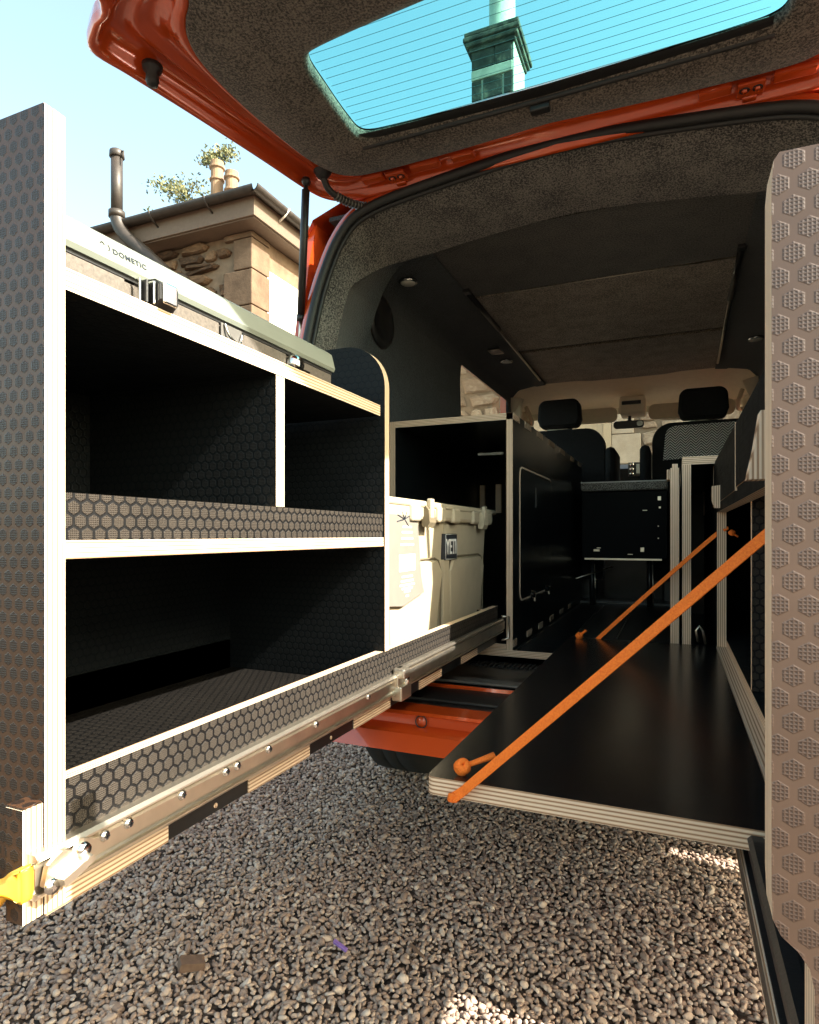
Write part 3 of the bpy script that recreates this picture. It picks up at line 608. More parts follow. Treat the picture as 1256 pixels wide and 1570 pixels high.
# ------------------------------------------------------------------ left drawer with shelf unit
LX = -.512; LB = -.875
ld = thing('shelf_drawer', 'pulled-out left drawer with sunlit ply edges, two-tier black shelf box and honeycomb sides', 'drawer')
# tall end board facing the camera
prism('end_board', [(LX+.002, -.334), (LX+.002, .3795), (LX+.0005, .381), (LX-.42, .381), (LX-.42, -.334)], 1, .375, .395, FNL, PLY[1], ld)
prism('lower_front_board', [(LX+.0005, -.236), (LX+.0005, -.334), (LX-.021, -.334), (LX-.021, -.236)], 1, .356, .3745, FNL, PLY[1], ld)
board('batten_cap', (LX-.021, .3565, -.2358), (LX-.0003, .3740, -.2340), 2, FNL, ld, FNL)
board('side_panel', (LX-.018, .3955, -.317), (LX, 1.895, -.223), 0, FB, ld)
board('side_panel', (LB-.018, .3955, -.317), (LB, 1.895, -.223), 0, FD, ld)
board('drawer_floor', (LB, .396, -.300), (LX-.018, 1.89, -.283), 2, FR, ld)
board('drawer_back', (LB, 1.872, -.283), (LX-.018, 1.89, -.235), 1, FS, ld)
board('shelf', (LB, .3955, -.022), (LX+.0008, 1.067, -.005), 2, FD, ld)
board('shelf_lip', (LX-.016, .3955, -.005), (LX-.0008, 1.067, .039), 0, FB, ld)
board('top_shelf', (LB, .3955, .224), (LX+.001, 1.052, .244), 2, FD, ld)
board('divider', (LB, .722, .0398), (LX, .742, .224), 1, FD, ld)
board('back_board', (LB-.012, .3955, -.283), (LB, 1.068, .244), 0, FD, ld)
prism('arched_end_board', [(LX+.003, -.223)]+arc(LX+.003-.085, .282, .085, 0, 90, 12)+[(LB-.01, .367), (LB-.01, -.2825), (LX-.0185, -.2825), (LX-.0185, -.2225)], 1, 1.068, 1.088, FD, PLY[1], ld)
# two-stage slide, steel
def rail(y0, y1, xo, z0, z1, par):
    h = z1-z0
    prof = [(-.0, 0), (.004, 0), (.010, .0), (.0135, .0035), (.0135, .0055), (.008, .0055), (.0065, .008), (.0065, h*.26), (.0105, h*.32), (.0105, h*.70), (.0065, h*.76), (.0065, h-.008), (.008, h-.0055), (.0135, h-.0055), (.0135, h-.0035), (.010, h), (.0, h)]
    return prism('slide_rail', [(xo+x, z0+z) for x, z in prof], 1, y0, y1, STEEL, STEEL, par)
r1 = rail(.360, 1.145, LX, -.313, -.274, ld)
r2 = rail(1.115, 1.905, LX+.004, -.306, -.262, ld)
box('slide_stop', (LX+.002, 1.10, -.325), (LX+.024, 1.150, -.296), STEEL, r1, .003); box('slide_stop', (LX+.002, 1.105, -.283), (LX+.028, 1.135, -.262), STEEL, r1, .004)
box('slide_inner_member', (LX+.004, 1.10, -.298), (LX+.0165, 1.92, -.272), STEEL, r2, .002)
tube('slide_bearing', [(LX+.02, 1.13, -.297), (LX+.02, 1.135, -.278)], .006, CHR, r2, 10)
for i, y in enumerate((.430, .458, .531, .604, .625, .690, .809, .983)):
    s = lathe('screw', [(0, .0035), (.0035, .0032), (.0052, .0012), (.0058, 0), (.0058, -.003)], 0, (LX+.0108, y, -.289+.0015), CHR, r1, 14)
    boxes('cross_slot', [((LX+.0142, y-.003, -.2883), (LX+.0146, y+.003, -.2867)), ((LX+.0142, y-.0008, -.2905), (LX+.0146, y+.0008, -.2845))], INK, s)
# latch lever at the near end of the slide
prism('slide_latch', [(.362, -.300), (.366, -.283), (.380, -.277), (.392, -.282), (.402, -.276), (.412, -.280), (.405, -.292), (.392, -.296), (.385, -.306), (.372, -.310)], 0, LX+.0135, LX+.019, STEEL, STEEL, ld)
prism('slide_latch', [(.372, -.296), (.402, -.288), (.404, -.294), (.374, -.304)], 0, LX+.019, LX+.030, STEEL, STEEL, ld)
for y, z in ((.369, -.302), (.400, -.285)): lathe('latch_pivot', [(0, .004), (.006, .0035), (.007, 0)], 0, (LX+.019, y, z), CHR, ld, 14)
# bottom batten with alternating ply tabs
board('bottom_batten', (LX-.018, .374, -.337), (LX-.002, 1.89, -.3175), 0, FS, ld)
for a_, b_ in ((.378, .522), (.662, .809), (.951, 1.10), (1.25, 1.39), (1.54, 1.68)): board('ply_tab', (LX-.010, a_, -.3375), (LX, b_, -.318), 2, PLY[2], ld)
for y in (.60, .875): lathe('dowel', [(0, .001), (.003, .0008), (.003, -.001)], 0, (LX-.0015, y, -.329), PLY[1], ld, 10)
# drawer tray rear latch
tube('rear_latch', [(LX+.012, 1.90, -.255), (LX+.03, 1.915, -.258), (LX+.03, 1.915, -.325), (LX+.012, 1.90, -.33)], .004, STEEL, ld, 8)
setbase(ld, (LX, .39, -.337))
lv = thing('release_lever', 'yellow plastic release handle at the near end of the left drawer slide', 'handle')
lp = catmull([(-.486, -.270), (-.500, -.276), (-.524, -.291), (-.60, -.318), (-.62, -.345), (-.60, -.352), (-.555, -.345), (-.535, -.326), (-.522, -.312), (-.509, -.299), (-.500, -.2975), (-.492, -.3000), (-.4855, -.297), (-.486, -.270)], 5)[:-1]
bm = bmesh.new(); o = prism('lever_grip', lp, 1, .335, .3495, YEL, YEL, lv, smooth=True)
bmh = bmesh.new(); bmh.from_mesh(o.data); bmesh.ops.remove_doubles(bmh, verts=bmh.verts, dist=1e-6)
bmesh.ops.bevel(bmh, geom=[e for e in bmh.edges if len(e.link_faces) == 2 and e.link_faces[0].normal.angle(e.link_faces[1].normal, 0) > 1.3], offset=.003, segments=3, affect='EDGES'); bmh.to_mesh(o.data); bmh.free()
for p in o.data.polygons: p.use_smooth = True
setbase(lv, (-.5, .35, -.345))

# ------------------------------------------------------------------ compressor fridge on the shelf unit
fr = thing('portable_fridge', 'low portable fridge with grey-green lid standing on top of the left shelf box', 'fridge')
FX = LX-.012
bm = bmesh.new(); add_box(bm, (FX-.33, .398, .2445), (FX-.004, .898, .267), .006); link('body', to_me(bm, 'body'), fr, [FRB])
lidp = [(FX-.33, .271), (FX, .271), (FX+.0025, .276), (FX-.004, .300), (FX-.012, .306), (FX-.06, .3105), (FX-.27, .3105), (FX-.325, .305), (FX-.332, .298)]
prism('lid', lidp, 1, .3955, .902, FRL, FRL, fr)
box('lid_gap', (FX-.325, .3957, .2672), (FX-.003, .900, .2708), RUB, fr, 0)
def panel(y0, y1): return box('front_panel', (FX-.0045, y0, .2455), (FX-.001, y1, .2655), FRB, fr, .001)
panel(.40, .475); panel(.525, .620); panel(.665, .765); panel(.80, .895)
clp = prism('lid_clasp', [(FX-.002, .245)]+[(FX+.012, .2445), (FX+.020, .252), (FX+.020, .268), (FX+.013, .274), (FX-.002, .2745)], 1, .502, .528, PLA, PLA, fr)
box('clasp_face', (FX+.0195, .505, .248), (FX+.023, .525, .271), CHR, clp, .002)
for k in range(3): box('clasp_fold', (FX+.000, .4855+.006*k, .2455), (FX+.008+.004*k, .4885+.006*k, .270), (CHR, PLA, CHR)[k], clp, .001)
p2 = box('clip_plate', (FX-.002, .622, .2455), (FX+.001, .662, .267), GRP, fr, .001); tube('clip_wire', catmull([(FX+.003, .626, .266), (FX+.005, .632, .252), (FX+.004, .652, .2475), (FX+.003, .660, .262)], 5), .0016, CHR, p2, 6)
k2 = lathe('side_handle', [(0, .016), (.010, .015), (.014, .010), (.015, 0)], 0, (FX-.002, .782, .2535), CHR, fr, 20)
box('handle_bar', (FX+.004, .775, .2448), (FX+.012, .812, .249), CHR, k2, .002)
text('brand_lettering', 'DOMETIC', .0082, INK, fr, Vector((FX-.0002, .481, .2875)), Matrix.Rotation(math.radians(-15), 3, 'Y') @ ROTX, .0003, 1.12, 1.12)
for a0, a1, dy in ((20, 160, 0), (-70, 60, .007)):
    bm = bmesh.new(); add_tube(bm, [(FX-.0004-.001*math.sin(math.radians(a)),   .4475+dy*.8+.0026*math.cos(math.radians(a)), .2890+.0032*math.sin(math.radians(a))) for a in np.linspace(a0, a1, 8)], .0005, 5); link('brand_symbol', to_me(bm, 'brand_symbol'), fr, [INK])
setbase(fr, (FX-.16, .65, .2445))

# ------------------------------------------------------------------ tan cool box in the drawer
cb = thing('cool_box', 'tan hard plastic cool box with latched lid standing in the left drawer', 'cool box')
CXF = -.572; CXB = -.865
def taper(name, y0, y1, z0, z1, tp, mat, r=.03, par=cb):
    R0 = rrect(CXB+tp, y0+tp, CXF-tp, y1-tp, r); R1 = rrect(CXB, y0, CXF, y1, r)
    bm = bmesh.new(); A = [bm.verts.new((x, y, z0)) for x, y in R0]; B = [bm.verts.new((x, y, z1)) for x, y in R1]; n = len(A)
    for i in range(n): bm.faces.new((A[i], A[(i+1) % n], B[(i+1) % n], B[i]))
    bm.faces.new(A[::-1]); bm.faces.new(B); return link(name, to_me(bm, name, False), par, [mat])
bd = taper('body', 1.155, 1.985, -.282, .030, .012, TAN)
for y0, y1 in ((1.20, 1.545), (1.60, 1.93)):
    # raised sloping panels of the front face
    V = [(CXF-.012, y0+.025, -.27), (CXF-.012, y1-.03, -.27), (CXF-.003, y1, -.095), (CXF-.004, y1-.03, -.065), (CXF-.004, y0+.03, -.065), (CXF-.003, y0, -.095)]
    V2 = [(x+.010, y+(.008 if y < (y0+y1)/2 else -.008), z+(.006 if z < -.2 else -.004)) for x, y, z in V]
    me = bpy.data.meshes.new('front_panel'); me.from_pydata(V+V2, [], [tuple(range(6, 12))]+[(i, (i+1) % 6, 6+(i+1) % 6, 6+i) for i in range(6)]); link('front_panel', me, bd, [TAN])
    bm = bmesh.new(); add_tube(bm, [(CXF-.001, y0, -.24), (CXF+.001, y0, -.10), (CXF+.001, y0+.02, -.068), (CXF+.001, y0+.05, -.060), (CXF+.001, y1-.05, -.060), (CXF+.001, y1-.02, -.068), (CXF+.001, y1, -.10), (CXF-.001, y1, -.24)], .0025, 5); link('panel_groove', to_me(bm, 'panel_groove'), bd, [TAND])
prism('corner_rib', [(1.545, -.27), (1.600, -.27), (1.590, .028), (1.560, .028)], 0, CXF-.014, CXF+.006, TAN, TAN, cb)
ga = box('lid_gasket', (CXB+.004, 1.150, .028), (CXF+.001, 1.992, .036), TAND, cb, .001)
li = box('lid', (CXB-.014, 1.135, .035), (CXF+.014, 2.010, .078), TAN, cb, .010)
box('lid_rim', (CXB-.018, 1.13, .066), (CXF+.018, 2.035, .082), TAN, li, .005)
for y in (1.33, 1.50, 1.62, 1.80, 1.94): box('lid_block', (CXF+.006, y-.028, .032), (CXF+.022, y+.028, .072), TAN, li, .006)
for y in (1.41, 1.872):
    a_ = prism('latch', [(CXF+.010, .020), (CXF+.024, .018), (CXF+.030, .030), (CXF+.027, .060), (CXF+.016, .074), (CXF+.008, .070)], 1, y-.022, y+.022, TAND if y < 1.5 else TAN, TAND if y < 1.5 else TAN, cb)
    box('latch_strap', (CXF+.018, y-.012, .040), (CXF+.030, y+.012, .088), TAN, a_, .003)
bp = box('brand_plate', (CXF-.0045, 1.555, -.068), (CXF+.0095, 1.652, .003), INK, cb, .002)
text('brand_lettering', 'YETI', .058, WHT, bp, Vector((CXF+.0099, 1.603, -.034)), ROTX, .0004, .78, .95)
tube('brand_plate_border', [(CXF+.0098, 1.5575, -.0655), (CXF+.0098, 1.6495, -.0655), (CXF+.0098, 1.6495, .0005), (CXF+.0098, 1.5575, .0005), (CXF+.0098, 1.5575, -.0655)], .0008, WHT, bp, 4)
prism('side_handle', [(1.99, .02), (2.01, .02), (2.01, -.03), (2.0, -.04), (1.99, -.03)], 0, -.78, -.66, TAN, TAN, cb)
setbase(cb, (-.72, 1.57, -.282))
ht = thing('hang_tag', 'grey card tag with white print hanging on the tan cool box front', 'tag')
TX = CXF+.012
prism('card', catmull([(1.17, .060), (1.335, .055), (1.350, .045), (1.375, -.10), (1.39, -.132), (1.37, -.142), (1.17, -.150), (1.17, .060)], 2)[:-1], 0, TX, TX+.0015, TAGM, TAGM, ht)
for y0, y1, z0, z1 in ((1.245, 1.335, -.082, -.044),): box('print_block', (TX+.0016, y0, z0), (TX+.0020, y1, z1), WHT, ht, 0)
for k, (l_, z) in enumerate(((.05, .018), (.06, .006), (.065, -.008), (.075, -.022), (.060, -.094), (.070, -.104), (.085, -.113), (.060, -.121), (.035, -.128), (.016, -.138))): box('print_line', (TX+.0016, 1.29-l_/2, z-.002), (TX+.0020, 1.29+l_/2, z+.002), WHT, ht, 0)
for a in (35, 75, 110, 150, 200, 300): tube('print_ray', [(TX+.0018, 1.275, .035), (TX+.0018, 1.275+.045*math.cos(math.radians(a)), .035+.018*math.sin(math.radians(a)))], .0015, INK, ht, 4)
setbase(ht, (TX, 1.29, -.15))

# ------------------------------------------------------------------ right: cabinet boards and pulled-out drawer with folded-down flap
rc = thing('cabinet_frame', 'fixed right-hand black cabinet with pale ply front edges behind the folded flap', 'cabinet')
board('side_panel', (.017, 1.80, FZ), (.038, 3.20, .186), 0, FS, rc)
board('top_panel', (.017, 1.80, .186), (.42, 3.20, .207), 2, FS, rc)
board('side_panel', (.40, 1.80, FZ), (.42, 3.20, .186), 0, FS, rc)
board('back_panel', (.038, 3.17, FZ), (.40, 3.19, .186), 1, FS, rc)
setbase(rc, (.2, 1.8, FZ))
pb = thing('partition_board', 'narrow upright board edge between the bench and the right-hand cabinet', 'board')
board('board', (-.0125, 1.795, FZ), (.0090, 3.2, .178), 0, FS, pb); board('cap_tenon', (-.008, 1.797, .178), (.006, 1.86, .189), 0, FS, pb)
box('edge_bracket', (-.022, 1.83, .150), (-.0128, 1.90, .178), PLY[0], pb, .002)
setbase(pb, (0, 1.8, FZ))
RXP = .0975
rd_ = thing('flap_drawer', 'pulled-out right drawer in honeycomb ply with its side flap folded down as a table', 'drawer')
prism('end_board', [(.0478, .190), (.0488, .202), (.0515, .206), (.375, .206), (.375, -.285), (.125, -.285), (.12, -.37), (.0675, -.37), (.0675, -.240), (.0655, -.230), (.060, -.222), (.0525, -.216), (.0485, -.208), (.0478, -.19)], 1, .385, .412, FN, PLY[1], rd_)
cut = [(.62, -.283), (1.753, -.283), (1.753, .057), (.62, .057)]
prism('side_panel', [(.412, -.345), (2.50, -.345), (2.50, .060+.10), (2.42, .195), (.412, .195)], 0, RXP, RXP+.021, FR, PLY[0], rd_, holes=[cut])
board('bottom_panel', (RXP+.0212, .412, -.283), (.345, 2.48, -.265), 2, FD, rd_)
board('sun_block_panel', (RXP+.0215, .412, .172), (.344, 2.45, .189), 2, FS, rd_)  # lid added only to stop sun crossing the drawer onto the gravel
board('side_panel', (.3455, .412, -.283), (.365, 2.48, .195), 0, FD, rd_)  # unseen far side set in and cut short to let sun reach the gravel
board('divider', (RXP+.0215, 1.19, -.264), (.345, 1.207, .171), 1, FB, rd_)
board('back_panel', (RXP+.0215, 2.452, -.264), (.345, 2.475, .171), 1, FD, rd_)
board('cutout_sill', (RXP-.002, .63, -.3045), (RXP+.0208, 1.753, -.2835), 2, PLY[2], rd_, PLY[2])
for y0, y1, z1, z0 in ((.42, 1.195, .191, .082), (1.205, 1.855, .191, .078), (1.862, 2.40, .186, .078)):
    board('upper_front', (RXP-.0025, y0, z0), (RXP-.0002, y1, z1), 0, FR, rd_)
for y, z0 in ((1.20, .076), (1.858, .085), (2.48, .07)): box('joint_edge', (RXP-.0032, y-.0035, z0), (RXP-.0002, y+.0035, .193 if y < 2.3 else .155), PLY[1], rd_, 0)
for y, z0, z1, d in ((1.60, .062, .114, .020), (.775, .060, .134, .026)):
    prism('turn_button', [(RXP-.003, z0), (RXP-d*.72, z0), (RXP-d, z0+.02), (RXP-d, z1-.002), (RXP-.003, z1)] if y > 1 else [(RXP-.003, z0), (RXP-d, z0), (RXP-d*.72, z0+.035), (RXP-d*.5, z1), (RXP-.003, z1)], 1, y-.014, y+.014, PLY[0], PLY[0], rd_)
sr = rail(.40, 1.8, 0, -.330, -.290, rd_); sr.data.transform(Matrix.Scale(-1, 4, (1, 0, 0)) ); sr.data.transform(Matrix.Translation((RXP-.020, 0, 0))); sr.data.materials[0] = PLA; sr.data.materials[1] = PLA; sr.data.flip_normals()  # steel slide given a near-black material, its shade put into the colour
board('bottom_batten', (RXP-.036, .40, -.348), (RXP, 1.79, -.3305), 0, FS, rd_)
box('batten_edge', (RXP-.0365, .40, -.3485), (RXP-.0355, 1.79, -.3455), PLY[2], rd_, 0); box('batten_edge', (RXP-.034, .40, -.3304), (RXP-.0325, 1.79, -.3290), PLY[2], rd_, 0)
box('slide_cover', (RXP-.020, .40, -.3304), (RXP, 1.79, -.291), PLA, rd_, .002)
# folded-down flap
fp = arc(-.270+.010, .68+.010, .010, 180, 270, 6)+[(RXP-.003, .68), (RXP-.003, 1.762)]+arc(-.270+.016, 1.762-.016, .016, 90, 180, 6)
prism('flap', fp, 2, -.305, -.284, FLP, PLY[2], rd_)
hk = tube('cabinet_hook', [(.055, 1.79, -.28), (.05, 1.785, -.25), (.058, 1.785, -.238), (.066, 1.785, -.25), (.072, 1.79, -.285)], .0035, STEEL, rd_, 8)
setbase(rd_, (.25, .4, -.348))
# straps
def strap(label, pts, w0, kn, tailv, wrap, top):
    s = thing('strap', label, 'strap', 'orange flap straps')
    # flat webbing: rectangular section swept along pts, width mostly in the y-z plane
    P_ = [Vector(p) for p in catmull(pts, 6)]; V = []; F = []
    for i, p in enumerate(P_):
        d = (P_[min(i+1, len(P_)-1)]-P_[max(i-1, 0)]).normalized(); sd = d.cross(Vector((0.25, 1, -.1))).normalized(); nn = sd.cross(d).normalized()
        up = (sd+nn*.25).normalized(); th = up.cross(d).normalized()
        for a, b_ in ((-1, -1), (1, -1), (1, 1), (-1, 1)): V.append(p+up*w0*.88*a+th*.0011*b_)
    for i in range(len(P_)-1):
        for k in range(4): F.append((4*i+k, 4*i+(k+1) % 4, 4*i+4+(k+1) % 4, 4*i+4+k))
    F += [(3, 2, 1, 0), tuple(4*(len(P_)-1)+k for k in range(4))]
    me = bpy.data.meshes.new('webbing'); me.from_pydata(V, [], F); link('webbing', me, s, [ORG])
    for e in (0, 2): tube('woven_edge', [(V[4*i+e]+V[4*i+(1 if e == 0 else 3)])/2 if False else V[4*i+e] for i in range(len(P_))], .0008, ORG, s, 5)
    if wrap: tube('wrapped_loop', catmull(wrap, 5), .006, ORG, s, 8, .35)
    def knot(c, r, tv, nm):
        r *= 1.15
        bm = bmesh.new()
        for ph in range(3):
            R = Matrix.Rotation(ph*1.1+.4, 3, Vector((.3, .2, 1)).normalized()) @ Matrix.Rotation(ph*1.0, 3, 'X')
            add_tube(bm, [Vector(c)+R @ Vector((r*.62*math.cos(a), r*.62*math.sin(a), r*.2*math.sin(2*a))) for a in np.linspace(0, 2*math.pi, 17)], r*.42, 8, False)
        k_ = link(nm, to_me(bm, nm, True), s, [ORG]); tl = [Vector(c)+Vector(tv)*q for q in (.2, .6, 1.0)]
        tube('strap_tail', tl, [r*.45, r*.52, r*.64], ORG, k_, 8, .6)
    knot(kn, .0088, tailv, 'knot'); knot(top[0], .007, top[1], 'knot')
    setbase(s, kn)
strap('broad orange webbing strap running across the flap in front, tied at its near corner', [(-.236, .676, -.303), (-.222, .674, -.292), (-.200, .670, -.270), (-.05, .665, -.125), (RXP, .662, .018), (RXP+.025, .662, .032)], .0060, (-.232, .700, -.275), (.034, .020, .012), [(-.234, .70, -.307), (-.236, .69, -.3085), (-.237, .679, -.308), (-.234, .674, -.298)], ((RXP+.032, .662, .03), (.012, 0, -.01)))
strap('thin orange strap further back, holding the far corner of the flap', [(-.205, 1.757, -.300), (-.195, 1.762, -.285), (-.05, 1.765, -.140), (RXP+.002, 1.768, .004), (RXP+.02, 1.745, .012)], .0062, (-.242, 1.748, -.277), (.016, .010, .014), None, ((RXP+.032, 1.735, .005), (.014, 0, -.010)))

# ------------------------------------------------------------------ bits lying on the gravel
def chip(name, c, d, mat, label, cat, rz):
    bm = bmesh.new(); add_box(bm, (-d[0]/2, -d[1]/2, -d[2]/2), (d[0]/2, d[1]/2, d[2]/2), min(d)*.18)
    for v in bm.verts: v.co += Vector((random.uniform(-1, 1), random.uniform(-1, 1), random.uniform(-1, 1)))*min(d)*.08
    o = link(name, to_me(bm, name), None, [mat]); o.location = c; o.rotation_euler = (.15, .25, rz); tag(o, label, cat)
def gpos(u, v):
    a = (u-628)/951; s_, c_ = math.sin(math.radians(23.2)), math.cos(math.radians(23.2)); k = -(GZ+.022)*951/(v-820)
    return ((-s_+a*c_)*k, (c_+a*s_)*k, GZ+.024)
chip('wood_chip', (-.905, .985, GZ+.028), (.050, .026, .018), WOODC, 'brown wood chip lying on the gravel by the left drawer', 'wood chip', .9)
chip('plastic_stick', (-.655, 1.155, GZ+.026), (.036, .008, .007), PURP, 'short purple plastic stick lying on the gravel', 'stick', -.15)
chip('twig', (-.500, 1.205, GZ+.026), (.040, .006, .005), WOODC, 'thin brown twig on the gravel right of the purple stick', 'twig', -.35)

# ------------------------------------------------------------------ buildings
def stone_mesh(seed):
    r2 = random.Random(seed); pts = []; n = 8
    for k in range(n):
        a = 2*math.pi*k/n+r2.uniform(-.18, .18); cx, sy = math.cos(a), math.sin(a)
        q = 1/max(abs(cx), abs(sy))*r2.uniform(.80, .98) if r2.random() < .8 else r2.uniform(.85, 1.05)
        pts.append((cx*min(q, 1.25), sy*min(q, 1.25)))
    V = [(x*.5, .5, z*.5) for x, z in pts]+[(x*.5, -.10, z*.5) for x, z in pts]+[(x*.40, -.5+r2.uniform(-.15, .2), z*.40) for x, z in pts]
    F = [tuple(range(2*n, 3*n))]
    for j in (0, 1): F += [(j*n+i, j*n+(i+1) % n, (j+1)*n+(i+1) % n, (j+1)*n+i) for i in range(n)]
    me = bpy.data.meshes.new('stone'); me.from_pydata(V, [], F); bm = bmesh.new(); bm.from_mesh(me); bmesh.ops.recalc_face_normals(bm, faces=bm.faces); bm.to_mesh(me); bm.free(); return me
def stoneset(mat, n=7):
    L = [stone_mesh(100+i) for i in range(n)]
    for m_ in L: m_.materials.append(mat)
    return L
def rubble(parent, lib, x0, x1, z0, z1, y, hrow, wmean, depth=.09, skip=None):
    z = z0
    while z < z1:
        h = hrow*random.uniform(.65, 1.35); x = x0+random.uniform(-.05, .06)*wmean
        while x < x1:
            w_ = wmean*random.uniform(.5, 1.7)
            if (not skip or not skip(x+w_/2, z+h/2)) and x >= x0-.05*wmean and x+w_ <= x1+.1*wmean:
                npt = 2 if random.random() < .22 else 1
                for part_ in range(npt):
                    hh = h if npt == 1 else h*.5
                    o = bpy.data.objects.new('stone', random.choice(lib)); COL.objects.link(o); o.parent = parent
                    o.location = (x+w_/2, y, z+hh/2+part_*h*.5); o.scale = (w_*.96, depth*random.uniform(.8, 1.5), hh*.94); o.rotation_euler = (0, random.gauss(0, .07), 0)
            x += w_
        z += h
# left house: corner nearest the van
hl = thing('stone_house', 'brown rubble stone house left of the van with gutter, downpipe and white side wall', 'house')
CX, CY, EZ = -5.0, 6.5, 3.88
box('wall', (CX-7, CY+.02, GZ-.2), (CX-.02, CY+7, EZ), MORT, hl, 0)
box('rendered_side_wall', (CX-.019, CY+.30, GZ), (CX+.045, CY+6.9, EZ-.38), REND, hl, .004)
box('side_wall_head', (CX-.019, CY+.35, EZ-.375), (CX+.03, CY+6.9, EZ-.005), STQ, hl, .01)
box('render_patch', (CX+.045, CY+1.15, 2.62), (CX+.050, CY+1.62, 2.95), STQ, hl, .002)
zz = GZ; i = 0
while zz < EZ-.05:
    h = (.36, .46, .40, .52)[i % 4]; h = min(h, EZ-zz); wl = .40 if i % 2 else .24; wr = .3
    box('quoin', (CX-wl, CY-.045, zz+.006), (CX+.052, CY+wr if False else CY+.34, zz+h-.006), STQ, hl, .012); zz += h; i += 1
lib = stoneset(STB)
rubble(hl, lib, CX-3.4, CX-.22, .9, EZ-.02, CY+.0, .19, .40)
# eaves
box('soffit', (CX-7.2, CY-.28, EZ+.004), (CX+.26, CY+7.2, EZ+.05), FASC, hl, 0)
box('fascia', (CX-7.2, CY-.31, EZ+.02), (CX+.29, CY-.281, EZ+.26), FASC, hl, .004); box('fascia', (CX+.262, CY-.28, EZ+.02), (CX+.29, CY+7.2, EZ+.26), FASC, hl, .004)
def gutter(p0, p1, nm='gutter'):
    d = (Vector(p1)-Vector(p0)).normalized(); sd = d.cross(Vector((0, 0, 1))); V = []; F = []; n = 9
    for p in (p0, p1):
        for rr in (.075, .062):
            for k in range(n+1):
                a = math.pi+math.pi*k/n; V.append(Vector(p)+sd*math.cos(a)*rr+Vector((0, 0, math.sin(a)*rr)))
    m_ = n+1
    for k in range(n): F += [(k, k+1, 2*m_+k+1, 2*m_+k), (m_+k, m_+k+1, 3*m_+k+1, 3*m_+k)]
    F += [(0, m_, 3*m_, 2*m_), (n, m_+n, 3*m_+n, 2*m_+n)]
    me = bpy.data.meshes.new(nm); me.from_pydata([tuple(v) for v in V], [], F)
    for p in me.polygons: p.use_smooth = True
    return link(nm, me, hl, [GUT])
g1 = gutter((CX-7.2, CY-.39, EZ+.30), (CX+.37, CY-.39, EZ+.30)); g2 = gutter((CX+.37, CY-.44, EZ+.30), (CX+.37, CY+7.2, EZ+.30))
for x in (-.35, -1.25, -2.5, -3.4): tube('gutter_bracket', [(CX+x, CY-.30, EZ+.16), (CX+x, CY-.40, EZ+.215), (CX+x, CY-.475, EZ+.30)], .014, GUT, g1, 6)
for y in (.2, .75, 1.5, 2.4, 3.4): tube('gutter_bracket', [(CX+.29, CY+y, EZ+.16), (CX+.38, CY+y, EZ+.215), (CX+.455, CY+y, EZ+.30)], .014, REND, g2, 6)
rfz = EZ+.28
me = bpy.data.meshes.new('roof'); me.from_pydata([(CX-7.3, CY-.36, rfz), (CX+.33, CY-.36, rfz), (CX+.33, CY+7.3, rfz), (CX-7.3, CY+7.3, rfz), (CX-3.5, CY+3.5, rfz+.25)], [], [(0, 1, 4), (1, 2, 4), (2, 3, 4), (3, 0, 4)]); link('roof', me, hl, [SLAT])
# flue pipe standing at the gutter with an elbow, and the drop pipe
tube('flue_pipe', [(-6.83, CY-.45, 4.28), (-6.83, CY-.45, 5.02)], .075, GUTP, hl, 14)
ca = lathe('flue_cap', [(.0, .10), (.06, .10), (.09, .08), (.095, .0), (.08, -.01), (.075, .0)], 2, (-6.83, CY-.45, 5.02), GUTP, hl, 14)
tube('flue_strap', [(-6.75, CY-.45, 5.08), (-6.70, CY-.46, 5.07), (-6.69, CY-.46, 4.95)], .012, GUT, hl, 6)
tube('flue_elbow', catmull([(-6.83, CY-.45, 4.30), (-6.82, CY-.45, 4.18), (-6.72, CY-.43, 3.99), (-6.36, CY-.36, 3.66), (-6.02, CY-.30, 3.33), (-5.80, CY-.26, 3.08), (-5.76, CY-.25, 1.0)], 5), .085, GUT, hl, 14)
tube('pipe_collar', [(-6.83, CY-.45, 4.22), (-6.83, CY-.45, 4.30)], .105, GUT, hl, 14)
for x, y, h in ((-7.67, 9.0, .72), (-7.34, 9.0, .46)):
    pt_ = lathe('chimney_pot', [(.0, -.9), (.12, -.9), (.11, h-.36), (.135, h-.345), (.135, h-.315), (.11, h-.30), (.11, h-.14), (.14, h-.12), (.14, h-.09), (.115, h-.07), (.12, h), (.09, h), (.08, h-.3)], 2, (x, y, 6.06), POT, hl, 16)
    for p in pt_.data.polygons: p.use_smooth = False
board('chimney_stack', (-7.95, 8.7, 4.4), (-6.95, 9.3, 5.85), 1, STQ, hl, STQ)
setbase(hl, (CX, CY, GZ))
# front house beyond the windscreen
fh = thing('pale_house', 'pale rubble stone house in front of the van with cream door and slate roof', 'house')
FY = 10.0
box('wall', (-4.6, FY+.03, GZ-.2), (9, FY+7, 4.7), plain('pale_mortar', (.17, .125, .085), rough=.95, var=.15, scale=9, bump=.4, bscale=30), fh, 0)
lib2 = stoneset(STP)
dx0, dx1 = -1.75, -.93
rubble(fh, lib2, -4.5, -2.0, 1.4, 3.9, FY+.02, .24, .42, .07)
rubble(fh, lib2, -.50, 2.2, .4, 2.7, FY+.02, .22, .40, .07)
zz = -.9; i = 0
while zz < 3.0:
    h = (.42, .34, .46)[i % 3]
    box('quoin', (-.90, FY-.03, zz+.005), (-.48 if i % 2 else -.58, FY+.12, zz+h-.005), STR, fh, .01); box('quoin', (-2.2 if i % 2 else -2.1, FY-.03, zz+.005), (-1.80, FY+.12, zz+h-.005), STR, fh, .01); zz += h; i += 1
